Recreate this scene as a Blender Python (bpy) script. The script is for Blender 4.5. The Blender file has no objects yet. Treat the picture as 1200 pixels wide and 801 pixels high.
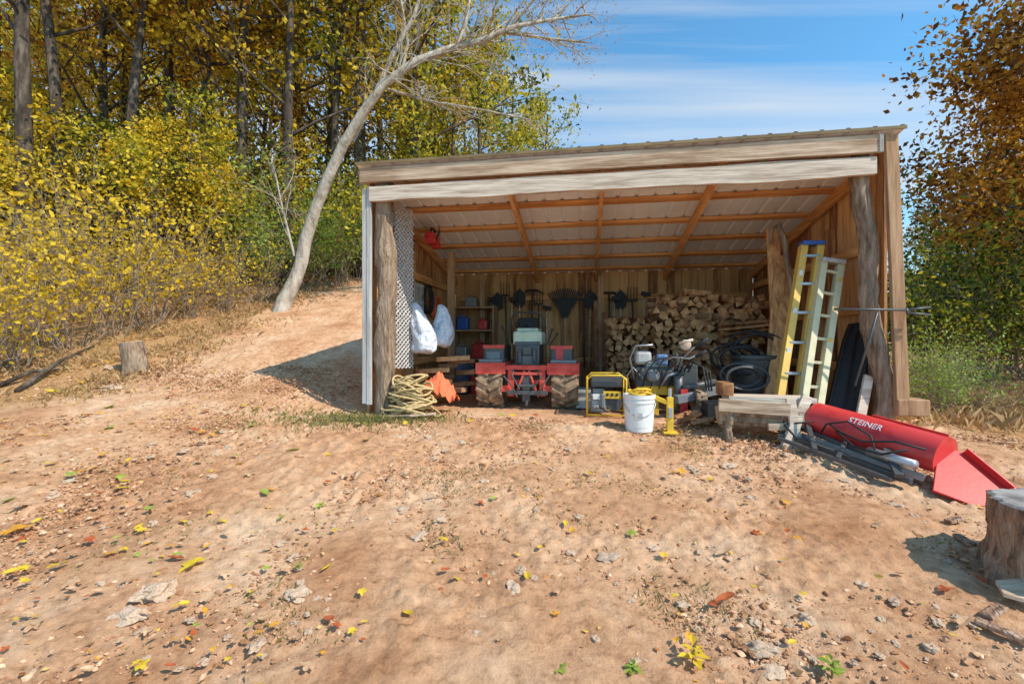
import bpy, bmesh, math, random
import numpy as np
from mathutils import Vector, Matrix, noise, Euler
R=math.radians
random.seed(7); rng=np.random.default_rng(7)
SC=bpy.context.scene; C=SC.collection
F=533.33; CX=600; CY=400.5; HC=.82
ANG=math.atan2(.84,5.2)
O=Vector((-1.655,5.04,0))
SH=Matrix.Translation(O)@Matrix.Rotation(-ANG,4,'Z'); IS=SH.inverted(); ID=Matrix.Identity(4)
WD=5.27
CAM=Vector((0,0,HC))
def V(*a): return Vector(a)
def rayd(px,py): return Vector(((px-CX)/F,1,(CY-py)/F))
LO=IS@CAM
def A(px,py,v):
    d=IS.to_3x3()@rayd(px,py); return LO+d*((v-LO.y)/d.y)
def W(px,py,Y): return CAM+rayd(px,py)*Y
def ss(t): t=max(0,min(1,t)); return t*t*(3-2*t)
def sp(t,k=.35): return t if t/k>30 else k*math.log(1+math.exp(t/k))
def g0(x,y):
    dx=x-O.x; dy=y-O.y; ca=math.cos(ANG); sa=math.sin(ANG)
    u=dx*ca-dy*sa; v=dx*sa+dy*ca
    z=-.155*sp(4.3-y,.2)
    wdt=1.3+max(0,v-3)*.5
    k=ss((-.05-u)/wdt)
    z+=k*.3*sp(y-4.9,.3)
    z+=.10*ss((-2.2-x)/3)*ss((6-y)/3)
    return z,u,v
def g(x,y): return g0(x,y)[0]
def Gp(px,py,lim=60):
    d=rayd(px,py); t=1.2
    while t<lim:
        p=CAM+d*t
        if p.z<g(p.x,p.y): return Vector((p.x,p.y,g(p.x,p.y)))
        t+=.015 if t<8 else .1
    return CAM+d*lim

# ------------------------------------------------------------------ materials
def mat0(name):
    m=bpy.data.materials.new(name); m.use_nodes=True; nt=m.node_tree
    return m,nt,nt.nodes['Principled BSDF']
def ramp(nt,cols,lo=.3,hi=.7):
    r=nt.nodes.new('ShaderNodeValToRGB'); e=r.color_ramp.elements
    n=len(cols)
    while len(e)<n: e.new(.5)
    for i,c in enumerate(cols):
        e[i].position=lo+(hi-lo)*i/max(1,n-1); e[i].color=(*c,1)
    return r
def M(name,cols,scale=6,rough=.8,bump=.3,bscale=None,st=(1,1,1),metal=0,island=0,detail=8,spec=.3,dist=.01,lo=.3,hi=.7):
    m,nt,b=mat0(name); N=nt.nodes; L=nt.links
    tc=N.new('ShaderNodeTexCoord'); mp=N.new('ShaderNodeMapping'); mp.inputs['Scale'].default_value=st
    L.new(tc.outputs['Object'],mp.inputs[0])
    n1=N.new('ShaderNodeTexNoise'); n1.inputs['Scale'].default_value=scale; n1.inputs['Detail'].default_value=detail; n1.inputs['Roughness'].default_value=.65
    L.new(mp.outputs[0],n1.inputs['Vector'])
    src=n1.outputs[0]
    if island:
        ge=N.new('ShaderNodeNewGeometry'); oi=N.new('ShaderNodeObjectInfo'); a=N.new('ShaderNodeMath'); a.operation='MULTIPLY_ADD'; a.inputs[1].default_value=island; a.inputs[2].default_value=-island/2
        L.new(ge.outputs['Random Per Island'],a.inputs[0]); ad=N.new('ShaderNodeMath'); L.new(a.outputs[0],ad.inputs[0]); L.new(src,ad.inputs[1])
        a2=N.new('ShaderNodeMath'); a2.operation='MULTIPLY_ADD'; a2.inputs[1].default_value=island*.6; a2.inputs[2].default_value=-island*.3; L.new(oi.outputs['Random'],a2.inputs[0])
        a3=N.new('ShaderNodeMath'); L.new(ad.outputs[0],a3.inputs[0]); L.new(a2.outputs[0],a3.inputs[1]); src=a3.outputs[0]
    r=ramp(nt,cols,lo,hi); L.new(src,r.inputs[0]); L.new(r.outputs[0],b.inputs['Base Color'])
    b.inputs['Roughness'].default_value=rough; b.inputs['Metallic'].default_value=metal; b.inputs['Specular IOR Level'].default_value=spec
    if bump:
        n2=N.new('ShaderNodeTexNoise'); n2.inputs['Scale'].default_value=bscale or scale*3; n2.inputs['Detail'].default_value=8
        L.new(mp.outputs[0],n2.inputs['Vector'])
        bp=N.new('ShaderNodeBump'); bp.inputs['Strength'].default_value=bump; bp.inputs['Distance'].default_value=dist
        L.new(n2.outputs[0],bp.inputs['Height']); L.new(bp.outputs[0],b.inputs['Normal'])
    return m
def leafmat(name,cols,trans=.35,obr=.3,nv=1.6):
    m,nt,b=mat0(name); N=nt.nodes; L=nt.links
    ge=N.new('ShaderNodeNewGeometry'); oi=N.new('ShaderNodeObjectInfo')
    a=N.new('ShaderNodeMath'); a.operation='MULTIPLY_ADD'; a.inputs[1].default_value=obr; a.inputs[2].default_value=-obr/2; L.new(oi.outputs['Random'],a.inputs[0])
    ad=N.new('ShaderNodeMath'); L.new(a.outputs[0],ad.inputs[0]); L.new(ge.outputs['Random Per Island'],ad.inputs[1])
    tc=N.new('ShaderNodeTexCoord'); n1=N.new('ShaderNodeTexNoise'); n1.inputs['Scale'].default_value=.9; L.new(tc.outputs['Object'],n1.inputs['Vector'])
    a2=N.new('ShaderNodeMath'); a2.operation='MULTIPLY_ADD'; a2.inputs[1].default_value=nv; a2.inputs[2].default_value=-nv/2; L.new(n1.outputs[0],a2.inputs[0])
    a3=N.new('ShaderNodeMath'); L.new(ad.outputs[0],a3.inputs[0]); L.new(a2.outputs[0],a3.inputs[1])
    r=ramp(nt,cols,.05,.95); L.new(a3.outputs[0],r.inputs[0])
    b.inputs['Roughness'].default_value=.55; b.inputs['Specular IOR Level'].default_value=.25
    L.new(r.outputs[0],b.inputs['Base Color'])
    tr=N.new('ShaderNodeBsdfTranslucent'); L.new(r.outputs[0],tr.inputs[0])
    mx=N.new('ShaderNodeMixShader'); mx.inputs[0].default_value=trans
    L.new(b.outputs[0],mx.inputs[1]); L.new(tr.outputs[0],mx.inputs[2]); L.new(mx.outputs[0],N['Material Output'].inputs[0])
    return m
def flat(name,c,rough=.5,metal=0,var=.25,scale=14,bump=.05,spec=.4):
    d=tuple(x*(1-var) for x in c); e=tuple(min(1,x*(1+var*.5)) for x in c)
    return M(name,[d,c,e],scale,rough,bump,metal=metal,spec=spec)
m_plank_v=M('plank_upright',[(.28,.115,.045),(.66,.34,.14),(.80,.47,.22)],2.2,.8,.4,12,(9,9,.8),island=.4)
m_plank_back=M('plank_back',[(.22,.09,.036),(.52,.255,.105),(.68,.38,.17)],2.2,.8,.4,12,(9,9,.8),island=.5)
m_plank_u=M('plank_lying',[(.48,.20,.065),(.74,.36,.13),(.82,.46,.19)],2.0,.8,.3,12,(.8,9,9),island=.3)
m_rafter=M('rafter_timber',[(.48,.20,.065),(.74,.36,.13),(.82,.46,.19)],2.0,.8,.3,12,(9,.8,9),island=.3)
m_header=M('weathered_header',[(.30,.21,.15),(.62,.50,.39),(.80,.69,.57)],2.2,.85,.6,8,(.7,9,9),island=.2)
m_header2=M('tan_header',[(.32,.20,.12),(.60,.44,.31),(.74,.58,.44)],2.2,.85,.6,8,(.7,9,9),island=.2)
m_grey=M('weathered_grey',[(.26,.235,.21),(.47,.44,.41),(.62,.59,.56)],2.4,.85,.5,10,(7,7,.6))
m_brownboard=M('brown_board',[(.18,.09,.045),(.42,.24,.13),(.55,.34,.20)],2.4,.85,.4,10,(7,7,.6))
m_bark=M('post_bark',[(.09,.055,.035),(.31,.21,.14),(.50,.38,.27)],3,.95,1,9,(6,6,1),dist=.035)
m_barktree=M('pale_bark',[(.18,.14,.10),(.44,.37,.29),(.60,.53,.44)],3,.9,.8,8,(2.5,2.5,1),dist=.03)
m_barkdark=M('dark_bark',[(.025,.018,.013),(.08,.058,.042),(.21,.165,.125)],3,.95,.8,8,(3,3,.7),dist=.03)
m_twig=M('twig_bark',[(.16,.115,.08),(.38,.29,.21)],5,.9,0)
m_ceiling=M('galvanised_underside',[(.84,.86,.88),(.90,.92,.94),(.94,.95,.96)],3,.5,.05,spec=.5)
m_roof=M('roof_top',[(.14,.10,.045),(.28,.19,.09)],5,.6,.1)
m_logend=M('split_wood',[(.24,.10,.042),(.55,.275,.12),(.72,.43,.215)],8,.85,.5,30,(1,1,1),island=.4)
m_logbark=M('log_bark',[(.08,.04,.025),(.26,.135,.075),(.40,.22,.125)],8,.95,.8,25,dist=.02)
m_sawn=M('sawn_face',[(.28,.18,.11),(.48,.34,.22),(.6,.46,.32)],6,.85,.4,30)
m_greysawn=M('grey_sawn_face',[(.14,.12,.105),(.30,.27,.245),(.42,.39,.36)],9,.9,.5,30)
m_redbark=M('red_brown_bark',[(.10,.05,.03),(.42,.25,.16),(.62,.43,.31)],3,.95,1,8,(5,5,1),dist=.05)
m_red=flat('red_paint',(.60,.03,.025),.42,var=.3)
m_tred=M('dusty_red_paint',[(.50,.04,.03),(.74,.10,.07),(.74,.28,.20)],7,.5,.1,lo=.3,hi=.85)
m_redworn=M('worn_red_paint',[(.30,.015,.015),(.58,.028,.025),(.66,.05,.045)],5,.36,.08,spec=.5,lo=.28,hi=.5)
m_black=flat('black_rubber',(.028,.028,.029),.65)
m_tyre=M('tyre_rubber',[(.05,.04,.03),(.26,.175,.11),(.52,.35,.22)],9,.9,.3)
m_dark=flat('dark_steel',(.10,.10,.10),.45,.3)
m_mid=flat('mid_grey_plastic',(.22,.22,.22),.5)
m_steel=flat('bare_steel',(.45,.45,.46),.4,.5)
m_alu=flat('aluminium',(.66,.60,.38),.6,.0,.12)
m_mesh=flat('dull_zinc',(.50,.48,.46),.6,.1)
m_yellow=flat('yellow_paint',(.78,.48,.04),.45,var=.2)
m_fibre=flat('yellow_fibreglass',(.80,.50,.11),.5,var=.15)
m_white=flat('white_plastic',(.74,.74,.72),.45,var=.1)
m_bag=M('white_sack',[(.56,.60,.68),(.74,.76,.82)],5,.4,1,11,dist=.08,spec=.5)
m_blue=flat('blue_plastic',(.04,.12,.42),.4)
m_olive=flat('pale_olive_grey',(.50,.56,.42),.5)
m_orange=flat('orange_cloth',(.74,.17,.07),.8)
m_rope=M('tan_rope',[(.34,.22,.09),(.60,.43,.20),(.74,.56,.30)],30,.9,.5)
m_grass=leafmat('dry_grass_blades',[(.24,.15,.06),(.46,.28,.13),(.62,.40,.21),(.36,.26,.09)],.25)
m_greengrass=leafmat('thin_grass_blades',[(.14,.15,.04),(.30,.26,.09),(.44,.34,.16)],.25)
m_rock=M('stone',[(.34,.21,.13),(.58,.41,.28),(.70,.55,.41)],9,.9,.5,30,dist=.01)
m_clod=M('clod',[(.36,.175,.085),(.60,.34,.19),(.76,.52,.34)],9,.95,.5,40,island=.5)
L_gold=leafmat('gold_leaves',[(.16,.09,.01),(.52,.31,.015),(.82,.52,.025),(.88,.62,.05),(.54,.37,.03)],.45)
L_shrub=leafmat('bush_leaves',[(.34,.22,.01),(.76,.50,.02),(.90,.64,.05),(.86,.58,.03),(.58,.46,.04)],.45)
L_yg=leafmat('yellow_green_leaves',[(.06,.08,.01),(.20,.23,.018),(.46,.42,.03),(.80,.60,.045),(.42,.39,.03)],.45)
L_green=leafmat('green_leaves',[(.02,.04,.008),(.06,.11,.015),(.15,.21,.025),(.34,.34,.035)],.4)
L_dark=leafmat('shaded_leaves',[(.015,.018,.004),(.05,.05,.008),(.14,.11,.012),(.34,.24,.02)],.4)  # dark olive leaf colour paints in the shade between and behind the trees
L_orange=leafmat('orange_brown_leaves',[(.14,.055,.012),(.40,.17,.02),(.62,.29,.025),(.68,.40,.05)],.4)
L_bright=leafmat('fresh_green_leaves',[(.16,.26,.03),(.30,.42,.06),(.42,.52,.12)])
L_ground=leafmat('fallen_leaf_mix',[(.26,.11,.04),(.50,.28,.12),(.64,.44,.20),(.70,.46,.06),(.46,.13,.04)],.15)
L_fy=leafmat('fallen_yellow',[(.66,.44,.03),(.76,.55,.05)],.2); L_fb=leafmat('fallen_tan',[(.40,.21,.10),(.66,.44,.27)],.1)
L_fr=leafmat('fallen_red',[(.34,.06,.02),(.54,.15,.05)],.1); L_fo=leafmat('fallen_orange',[(.66,.27,.03),(.76,.42,.05)],.2); L_fg=leafmat('fallen_green',[(.22,.32,.05),(.42,.45,.08)],.2)

# ------------------------------------------------------------------ mesh builder
class MB:
    def __init__(s): s.v=[]; s.f=[]; s.mi=[]; s.cur=0
    def add(s,vs,fs):
        o=len(s.v); s.v+= [Vector(p) for p in vs]; s.f+=[tuple(i+o for i in f) for f in fs]; s.mi+=[s.cur]*len(fs); return s
    def box(s,c,d,rot=None):
        c=Vector(c); x,y,z=(k/2 for k in d); ps=[V(i,j,k) for i in(-x,x) for j in(-y,y) for k in(-z,z)]
        if rot is not None: ps=[rot@p for p in ps]
        return s.add([c+p for p in ps],[(0,1,3,2),(4,6,7,5),(0,4,5,1),(2,3,7,6),(0,2,6,4),(1,5,7,3)])
    def bar(s,p,q,w,h,up=V(0,0,1)):
        p=Vector(p);q=Vector(q); d=(q-p).normalized(); a=d.cross(up)
        if a.length<1e-3: a=d.cross(V(0,1,0))
        a.normalize(); b=a.cross(d); vs=[]
        for e in(p,q):
            for i,j in((-1,-1),(1,-1),(1,1),(-1,1)): vs.append(e+a*i*w/2+b*j*h/2)
        return s.add(vs,[(0,3,2,1),(4,5,6,7)]+[(i,(i+1)%4,4+(i+1)%4,4+i) for i in range(4)])
    def tube(s,pts,r,n=8,cap=True,jit=0):
        pts=[Vector(p) for p in pts]; m=len(pts)
        if not hasattr(r,'__len__'): r=[r]*m
        vs=[];a=None
        for i,p in enumerate(pts):
            d=(pts[min(i+1,m-1)]-pts[max(i-1,0)])
            if d.length<1e-6: d=V(0,0,1)
            d.normalize()
            if a is None: a=d.orthogonal().normalized()
            else:
                a=a-d*a.dot(d)
                a=a.normalized() if a.length>1e-4 else d.orthogonal().normalized()
            b=d.cross(a)
            for k in range(n):
                t=2*math.pi*k/n; rr=r[i]*(1+jit*noise.noise(V(k*1.7,i*.6,r[0]*91+p.x)))
                vs.append(p+(a*math.cos(t)+b*math.sin(t))*rr)
        fs=[(i*n+k,i*n+(k+1)%n,(i+1)*n+(k+1)%n,(i+1)*n+k) for i in range(m-1) for k in range(n)]
        if cap: fs+=[tuple(range(n-1,-1,-1)),tuple((m-1)*n+k for k in range(n))]
        return s.add(vs,fs)
    def lathe(s,c,prof,n=24,ax='z'):
        c=Vector(c); vs=[]
        for r,z in prof:
            for k in range(n):
                t=2*math.pi*k/n; x,y=r*math.cos(t),r*math.sin(t)
                vs.append(c+(V(x,y,z) if ax=='z' else V(z,x,y) if ax=='x' else V(y,z,x)))
        m=len(prof); fs=[(i*n+k,i*n+(k+1)%n,(i+1)*n+(k+1)%n,(i+1)*n+k) for i in range(m-1) for k in range(n)]
        fs+=[tuple(range(n-1,-1,-1)),tuple((m-1)*n+k for k in range(n))]
        return s.add(vs,fs)
    def ico(s,c,r,sub=2,amp=.25,seed=0,fr=1.2):
        bm=bmesh.new(); bmesh.ops.create_icosphere(bm,subdivisions=sub,radius=1)
        c=Vector(c); r=Vector(r) if hasattr(r,'__len__') else V(r,r,r); vs=[]
        for v in bm.verts:
            k=1+amp*noise.noise(v.co*fr+V(seed*3.1,seed,7)); vs.append(c+V(v.co.x*r.x,v.co.y*r.y,v.co.z*r.z)*k)
        s.add(vs,[tuple(v.index for v in f.verts) for f in bm.faces]); bm.free(); return s
    def prism(s,poly,ex,endmat=None):
        poly=[Vector(p) for p in poly]; n=len(poly); ex=Vector(ex); o=len(s.f)
        s.add(poly+[p+ex for p in poly],[tuple(range(n-1,-1,-1)),tuple(range(n,2*n))]+[(i,(i+1)%n,n+(i+1)%n,n+i) for i in range(n)])
        if endmat is not None: s.mi[o]=s.mi[o+1]=endmat
        return s
    def pbox(s,x0,y0,x1,y1,v,dep):
        a=A(x0,y1,v); b=A(x1,y0,v); return s.box(((a.x+b.x)/2,v+dep/2,(a.z+b.z)/2),(abs(b.x-a.x),dep,abs(b.z-a.z)))
TB={}
def tag(o,label,cat,group=None,kind=None):
    if label: o['label']=label
    if cat: o['category']=cat
    if group: o['group']=group
    if kind: o['kind']=kind
    return o
def mkmesh(name,mb,mats,base=V(0,0,0),smooth=False):
    me=bpy.data.meshes.new(name); me.from_pydata([tuple(p-base) for p in mb.v],[],mb.f)
    for m in (mats if isinstance(mats,(list,tuple)) else [mats]): me.materials.append(m)
    if isinstance(mats,(list,tuple)): me.polygons.foreach_set('material_index',mb.mi)
    bm=bmesh.new(); bm.from_mesh(me); bmesh.ops.recalc_face_normals(bm,faces=bm.faces); bm.to_mesh(me); bm.free()
    if smooth: me.polygons.foreach_set('use_smooth',[True]*len(me.polygons))
    return me
def build(mb,name,mats,parent=None,frame=SH,base=None,smooth=False,bevel=0,label=None,cat=None,group=None,kind=None):
    if parent is not None:
        frame,base=TB[parent.name]
    elif base is None:
        a=[min(p[i] for p in mb.v) for i in range(3)]; b=[max(p[i] for p in mb.v) for i in range(3)]
        base=V((a[0]+b[0])/2,(a[1]+b[1])/2,a[2])
    base=Vector(base); me=mkmesh(name,mb,mats,base,smooth)
    o=bpy.data.objects.new(name,me); C.objects.link(o); TB[o.name]=(frame,base)
    if parent is not None: o.parent=parent
    else: o.matrix_world=frame@Matrix.Translation(base)
    if bevel:
        b=o.modifiers.new('bevel','BEVEL'); b.width=bevel; b.segments=2; b.limit_method='ANGLE'; b.angle_limit=R(40)
    tag(o,label,cat,group,kind); return o
def thing(name,label,cat,base,frame=SH,group=None):
    o=bpy.data.objects.new(name,None); C.objects.link(o); o.empty_display_size=.1
    base=Vector(base); o.matrix_world=frame@Matrix.Translation(base); TB[o.name]=(frame,base)
    return tag(o,label,cat,group)

# ------------------------------------------------------------------ ground
xs=list(np.arange(-60,-10,1.5))+list(np.arange(-10,-4.4,.14))+list(np.arange(-4.4,4.4,.022))+list(np.arange(4.4,10,.16))+list(np.arange(10,61,1.5))
xs=[-400,-200,-100]+xs+[100,200,400]
ys=list(np.arange(-8,1.2,.6))+list(np.arange(1.2,2.6,.013))+list(np.arange(2.6,5.2,.022))+list(np.arange(5.2,12,.1))+list(np.arange(12,60,1.2))+[75,100,150,250,500]
vs=[];lit=[]
for y in ys:
    for x in xs:
        z,u,v=g0(x,min(y,60)) if y>60 else g0(x,y)
        ins=1 if(-.1<u<WD+.1 and v>.2 and v<3.9) else 0
        n=noise.noise(V(x*.9,y*.9,0))*.05*(1-ins*.8)
        if abs(x)<10 and y<12:
            rgh=.5+1.6*max(0,noise.noise(V(x*1.1,y*1.1,13))+.25)
            n+=noise.noise(V(x*3.1,y*3.1,3))*.022*(1-ins*.6)+(noise.noise(V(x*9,y*9,5))*.013+max(0,noise.noise(V(x*17,y*17,9))-.05)*.036+abs(noise.noise(V(x*32,y*32,2)))*.018+noise.noise(V(x*60,y*60,4))*.006)*rgh
        vs.append((x,y,z+n*(1-ins*.5)))
        edge=-4.7+(-.03)*(y-6) if y>5.2 else -4.7-(5.2-y)*.5
        q=ss((edge-x)/.9+noise.noise(V(x,y,1))*.5) if y>4.6 else 0
        q=max(q,ss((u-WD-.2)/.7+noise.noise(V(x,y,4))*.4)*ss((y-3.4)/.8)) 
        if y>11: q=max(q,ss((y-11)/2)*(0 if -5.6<x+(y-9)*.15<-3.0 else 1))
        lit.append(q)
nx=len(xs); fs=[(j*nx+i,j*nx+i+1,(j+1)*nx+i+1,(j+1)*nx+i) for j in range(len(ys)-1) for i in range(nx-1)]
me=bpy.data.meshes.new('ground'); me.from_pydata(vs,[],fs); me.polygons.foreach_set('use_smooth',[True]*len(fs))
at=me.attributes.new('litter','FLOAT','POINT'); at.data.foreach_set('value',lit)
m,nt,b=mat0('dirt'); N=nt.nodes; L=nt.links
tc=N.new('ShaderNodeTexCoord')
def nz(s,d=8,r=.6):
    n=N.new('ShaderNodeTexNoise'); n.inputs['Scale'].default_value=s; n.inputs['Detail'].default_value=d; n.inputs['Roughness'].default_value=r; L.new(tc.outputs['Object'],n.inputs['Vector']); return n
n1=nz(1.3); n2=nz(14,10,.78); n3=nz(80,6,.75)
r1=ramp(nt,[(.50,.25,.125),(.68,.395,.225),(.80,.55,.36)],.32,.68); L.new(n1.outputs[0],r1.inputs[0])
r2=ramp(nt,[(.42,.35,.30),(.93,.90,.87),(1.2,1.2,1.2)],.3,.68); L.new(n2.outputs[0],r2.inputs[0])
mx=N.new('ShaderNodeMixRGB'); mx.blend_type='MULTIPLY'; mx.inputs[0].default_value=.95; L.new(r1.outputs[0],mx.inputs[1]); L.new(r2.outputs[0],mx.inputs[2])
r3=ramp(nt,[(.14,.07,.03),(.38,.20,.085),(.56,.32,.14),(.48,.30,.10)],.3,.7); L.new(n2.outputs[0],r3.inputs[0])
av=N.new('ShaderNodeAttribute'); av.attribute_name='litter'
m2=N.new('ShaderNodeMixRGB'); L.new(av.outputs['Fac'],m2.inputs[0]); L.new(mx.outputs[0],m2.inputs[1]); L.new(r3.outputs[0],m2.inputs[2])
L.new(m2.outputs[0],b.inputs['Base Color']); b.inputs['Roughness'].default_value=.95; b.inputs['Specular IOR Level'].default_value=.1
ad=N.new('ShaderNodeMath'); ad.operation='MULTIPLY_ADD'; ad.inputs[1].default_value=.5; L.new(n3.outputs[0],ad.inputs[0]); L.new(n2.outputs[0],ad.inputs[2])
bp=N.new('ShaderNodeBump'); bp.inputs['Strength'].default_value=.9; bp.inputs['Distance'].default_value=.022; L.new(ad.outputs[0],bp.inputs['Height']); L.new(bp.outputs[0],b.inputs['Normal'])
me.materials.append(m); o=bpy.data.objects.new('ground',me); C.objects.link(o); o['kind']='structure'

# ------------------------------------------------------------------ shed
def zr(v): return 2.735-.187*v
shed=thing('storage_shed','open fronted wooden lean-to shed with corrugated metal roof','shed',(0,0,0))
def wallside(u0,inn):
    mb=MB(); v=.12
    while v<3.5:
        w=random.uniform(.17,.23); e=min(v+w,3.56); j=random.uniform(-.004,.004)
        zt=zr(v)-.01; zt2=zr(e)-.01
        mb.prism([(u0+j,v,-.12),(u0+j,e-.004,-.12),(u0+j,e-.004,zt2),(u0+j,v,zt)],(.025*inn,0,0)); v=e
    return mb
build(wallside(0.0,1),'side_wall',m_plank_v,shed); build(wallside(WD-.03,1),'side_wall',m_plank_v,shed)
mb=MB(); u=.03
while u<WD-.03:
    w=random.uniform(.12,.18); e=min(u+w,WD-.03); j=random.uniform(-.004,.004)
    mb.box(((u+e)/2,3.57+j,.97),(e-u-.005,.02,2.2)); u=e
mb.box((WD/2,3.60,.97),(WD-.04,.02,2.2))
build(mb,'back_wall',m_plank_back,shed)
def corr(z0):
    mb=MB(); us=[]
    for k in range(24):
        u=-.04+k*.2225; us+=[(u,0),(u+.16,0),(u+.175,.022),(u+.205,.022),(u+.22,0)]
    a=[V(u,-.09,zr(-.09)+h+z0) for u,h in us]; b=[V(u,3.75,zr(3.75)+h+z0) for u,h in us]; n=len(us)
    mb.add(a+b,[(i,i+1,n+i+1,n+i) for i in range(n-1)]); return mb,us[-1][0]
cm1,UE=corr(.012); build(cm1,'roof_sheet',m_roof,shed); build(corr(.006)[0],'roof_underside',m_ceiling,shed)
mb=MB().bar((-.04,-.095,zr(-.095)+.004),(UE,-.095,zr(-.095)+.004),.012,.03); build(mb,'roof_edge_strip',m_roof,shed)
for v in (.35,.95,1.55,2.15,2.75,3.3): build(MB().box((WD/2,v,zr(v)-.027),(WD-.08,.09,.042),Matrix.Rotation(-.185,3,'X')),'purlin',m_plank_u,shed,bevel=.003)
for px in (592,707,848): 
    p=A(px,235,.1); build(MB().bar((p.x,0.02,zr(0)-.12),(p.x,3.54,zr(3.54)-.12),.045,.13),'rafter',m_rafter,shed,bevel=.003)
for u in (.055,WD-.07): build(MB().bar((u,.2,zr(.2)-.12),(u,3.54,zr(3.54)-.12),.045,.13),'rafter',m_rafter,shed,bevel=.003)
def liveboard(u0,u1,z0,z1,v,th,amp,seed,z0b=None,z1b=None):
    n=60; lo=[];hi=[]; z0b=z0 if z0b is None else z0b; z1b=z1 if z1b is None else z1b
    for i in range(n+1):
        t=i/n; u=u0+(u1-u0)*t
        lo.append(V(u,v,z0+(z0b-z0)*t+amp*noise.noise(V(u*1.1,seed,0))+amp*.3*noise.noise(V(u*5,seed,0)))); hi.append(V(u,v,z1+(z1b-z1)*t+amp*.5*noise.noise(V(u*1.3,seed+5,0))))
    mb=MB(); vs=lo+hi+[p+V(0,th,0) for p in lo+hi]; m=n+1; fs=[]
    for i in range(n): fs+=[(i,i+1,m+i+1,m+i),(2*m+i,3*m+i,3*m+i+1,2*m+i+1),(i,2*m+i,2*m+i+1,i+1),(m+i,m+i+1,3*m+i+1,3*m+i)]
    fs+=[(0,m,3*m,2*m),(n,2*m+n,3*m+n,m+n)]; return mb.add(vs,fs)
build(liveboard(0,5.1,2.555,2.715,-.075,.045,.008,1),'header_board',m_header2,shed,bevel=.003,label='upper weathered header plank')
build(liveboard(.1,5.08,2.355,2.515,-.055,.05,.028,4,2.345,2.525),'header_board',m_header,shed,bevel=.003,label='lower wavy edged header plank')
build(MB().box((.03,-.005,1.32),(.045,.04,2.36)).box((.085,-.01,1.33),(.05,.04,2.4)),'corner_board',m_grey,shed,bevel=.003,label='weathered grey corner boards')
def logpost(a,b,r,n=18,seed=0,cr=.045):
    mb=MB(); a=Vector(a);b=Vector(b);pts=[];rs=[]
    for i in range(31):
        t=i/30; pts.append(a.lerp(b,t)+V(noise.noise(V(t*2.8,seed,0))*cr,noise.noise(V(t*2.5,seed,9))*.03,0)); rs.append(r*(1.08-.16*t+.2*noise.noise(V(t*9,seed,3))))
    return mb.tube(pts,rs,n,jit=.35)
p=A(451,485,.07); build(logpost((p.x,.09,-.1),(p.x,.09,2.6),.105,seed=2),'post',m_bark,shed,smooth=True,label='rough bark log post on the left')
a=A(1031,500,.08); b=A(1011,215,.08); build(logpost((a.x,.08,-.15),(b.x,.08,2.6),.078,seed=5,cr=.13),'post',m_bark,shed,smooth=True,label='crooked leaning log post on the right')
for (px,v,w) in ((566,3.3,.10),(704,3.25,.09),(529,2.0,.10)):
    p=A(px,400,v); build(MB().box((p.x,v,.9),(w,w,2*(zr(v)-.18-.9))),'post',m_brownboard,shed,bevel=.004)
a0=A(1042,180,-.04); a1=A(1057,462,-.04)
build(MB().bar((a1.x,-.04,a1.z-.1),(a0.x+.01,-.04,2.72),.105,.045,V(0,1,0)),'corner_board',m_brownboard,shed,bevel=.004,label='brown outer plank of the right side')
build(MB().bar((a0.x-.085,-.07,2.55),(a0.x-.085,-.07,2.72),.035,.03,V(0,1,0)),'corner_block',m_grey,shed,bevel=.004)
a=A(1050,477,-.05); b=A(1088,478,-.05); build(MB().box(((a.x+b.x)/2,.02,a.z),(b.x-a.x,.2,.15)),'sill_timber',m_brownboard,shed,bevel=.01)
for z in (.55,1.15,1.75):
    build(MB().box((.055,1.85,z),(.05,3.3,.10)),'girt',m_rafter,shed,bevel=.003)
    build(MB().box((WD-.06,1.85,z),(.05,3.3,.10)),'girt',m_rafter,shed,bevel=.003)
for z in (.5,1.62): build(MB().box((WD/2,3.53,z),(WD-.25,.045,.08)),'girt',m_plank_u,shed,bevel=.003)
build(MB().box((.07,.8,1.2),(.07,.09,2.3)),'stud',m_plank_v,shed,bevel=.003)
for v in (1.0,2.4): build(MB().box((WD-.075,v,1.05),(.07,.09,2.1)),'stud',m_plank_v,shed,bevel=.003)

# ------------------------------------------------------------------ tractor
tp=A(617,470,1.2)
tr=thing('tractor','low red tractor with pale olive hood and chunky dusty tyres parked in the shed','tractor',(tp.x,1.2,0))
def wheel(T,c,r,w,rim,lugs=14):
    c=Vector(c); mb=MB(); mb.lathe(c,[(r*.55,-w*.42),(r*.82,-w*.5),(r*.93,-w*.42),(r*.945,0),(r*.93,w*.42),(r*.82,w*.5),(r*.55,w*.42)],28,'x')
    for i in range(lugs):
        for sd in(-1,1):
            t=2*math.pi*(i+(.5 if sd>0 else 0))/lugs
            mb.box(c+Matrix.Rotation(t,3,'X')@V(sd*w*.25,0,r*.96),(w*.52,r*.12,r*.15),Matrix.Rotation(t,3,'X')@Matrix.Rotation(sd*.5,3,'Z'))
    ty=build(mb,'wheel',m_tyre,T,bevel=.003)
    mb=MB().lathe(c,[(r*.56,-w*.3),(r*.5,-w*.34),(r*.2,-w*.2),(r*.14,-w*.36),(r*.14,w*.36),(r*.2,w*.2),(r*.5,w*.34),(r*.56,w*.3)],20,'x'); build(mb,'rim',rim,ty,smooth=True)
    return ty
for px in (573,662):
    p=A(px,474,.75)
    wheel(tr,(p.x,.98,.275),.275,.33,m_redworn); wheel(tr,(p.x,2.35,.275),.275,.30,m_redworn)
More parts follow.
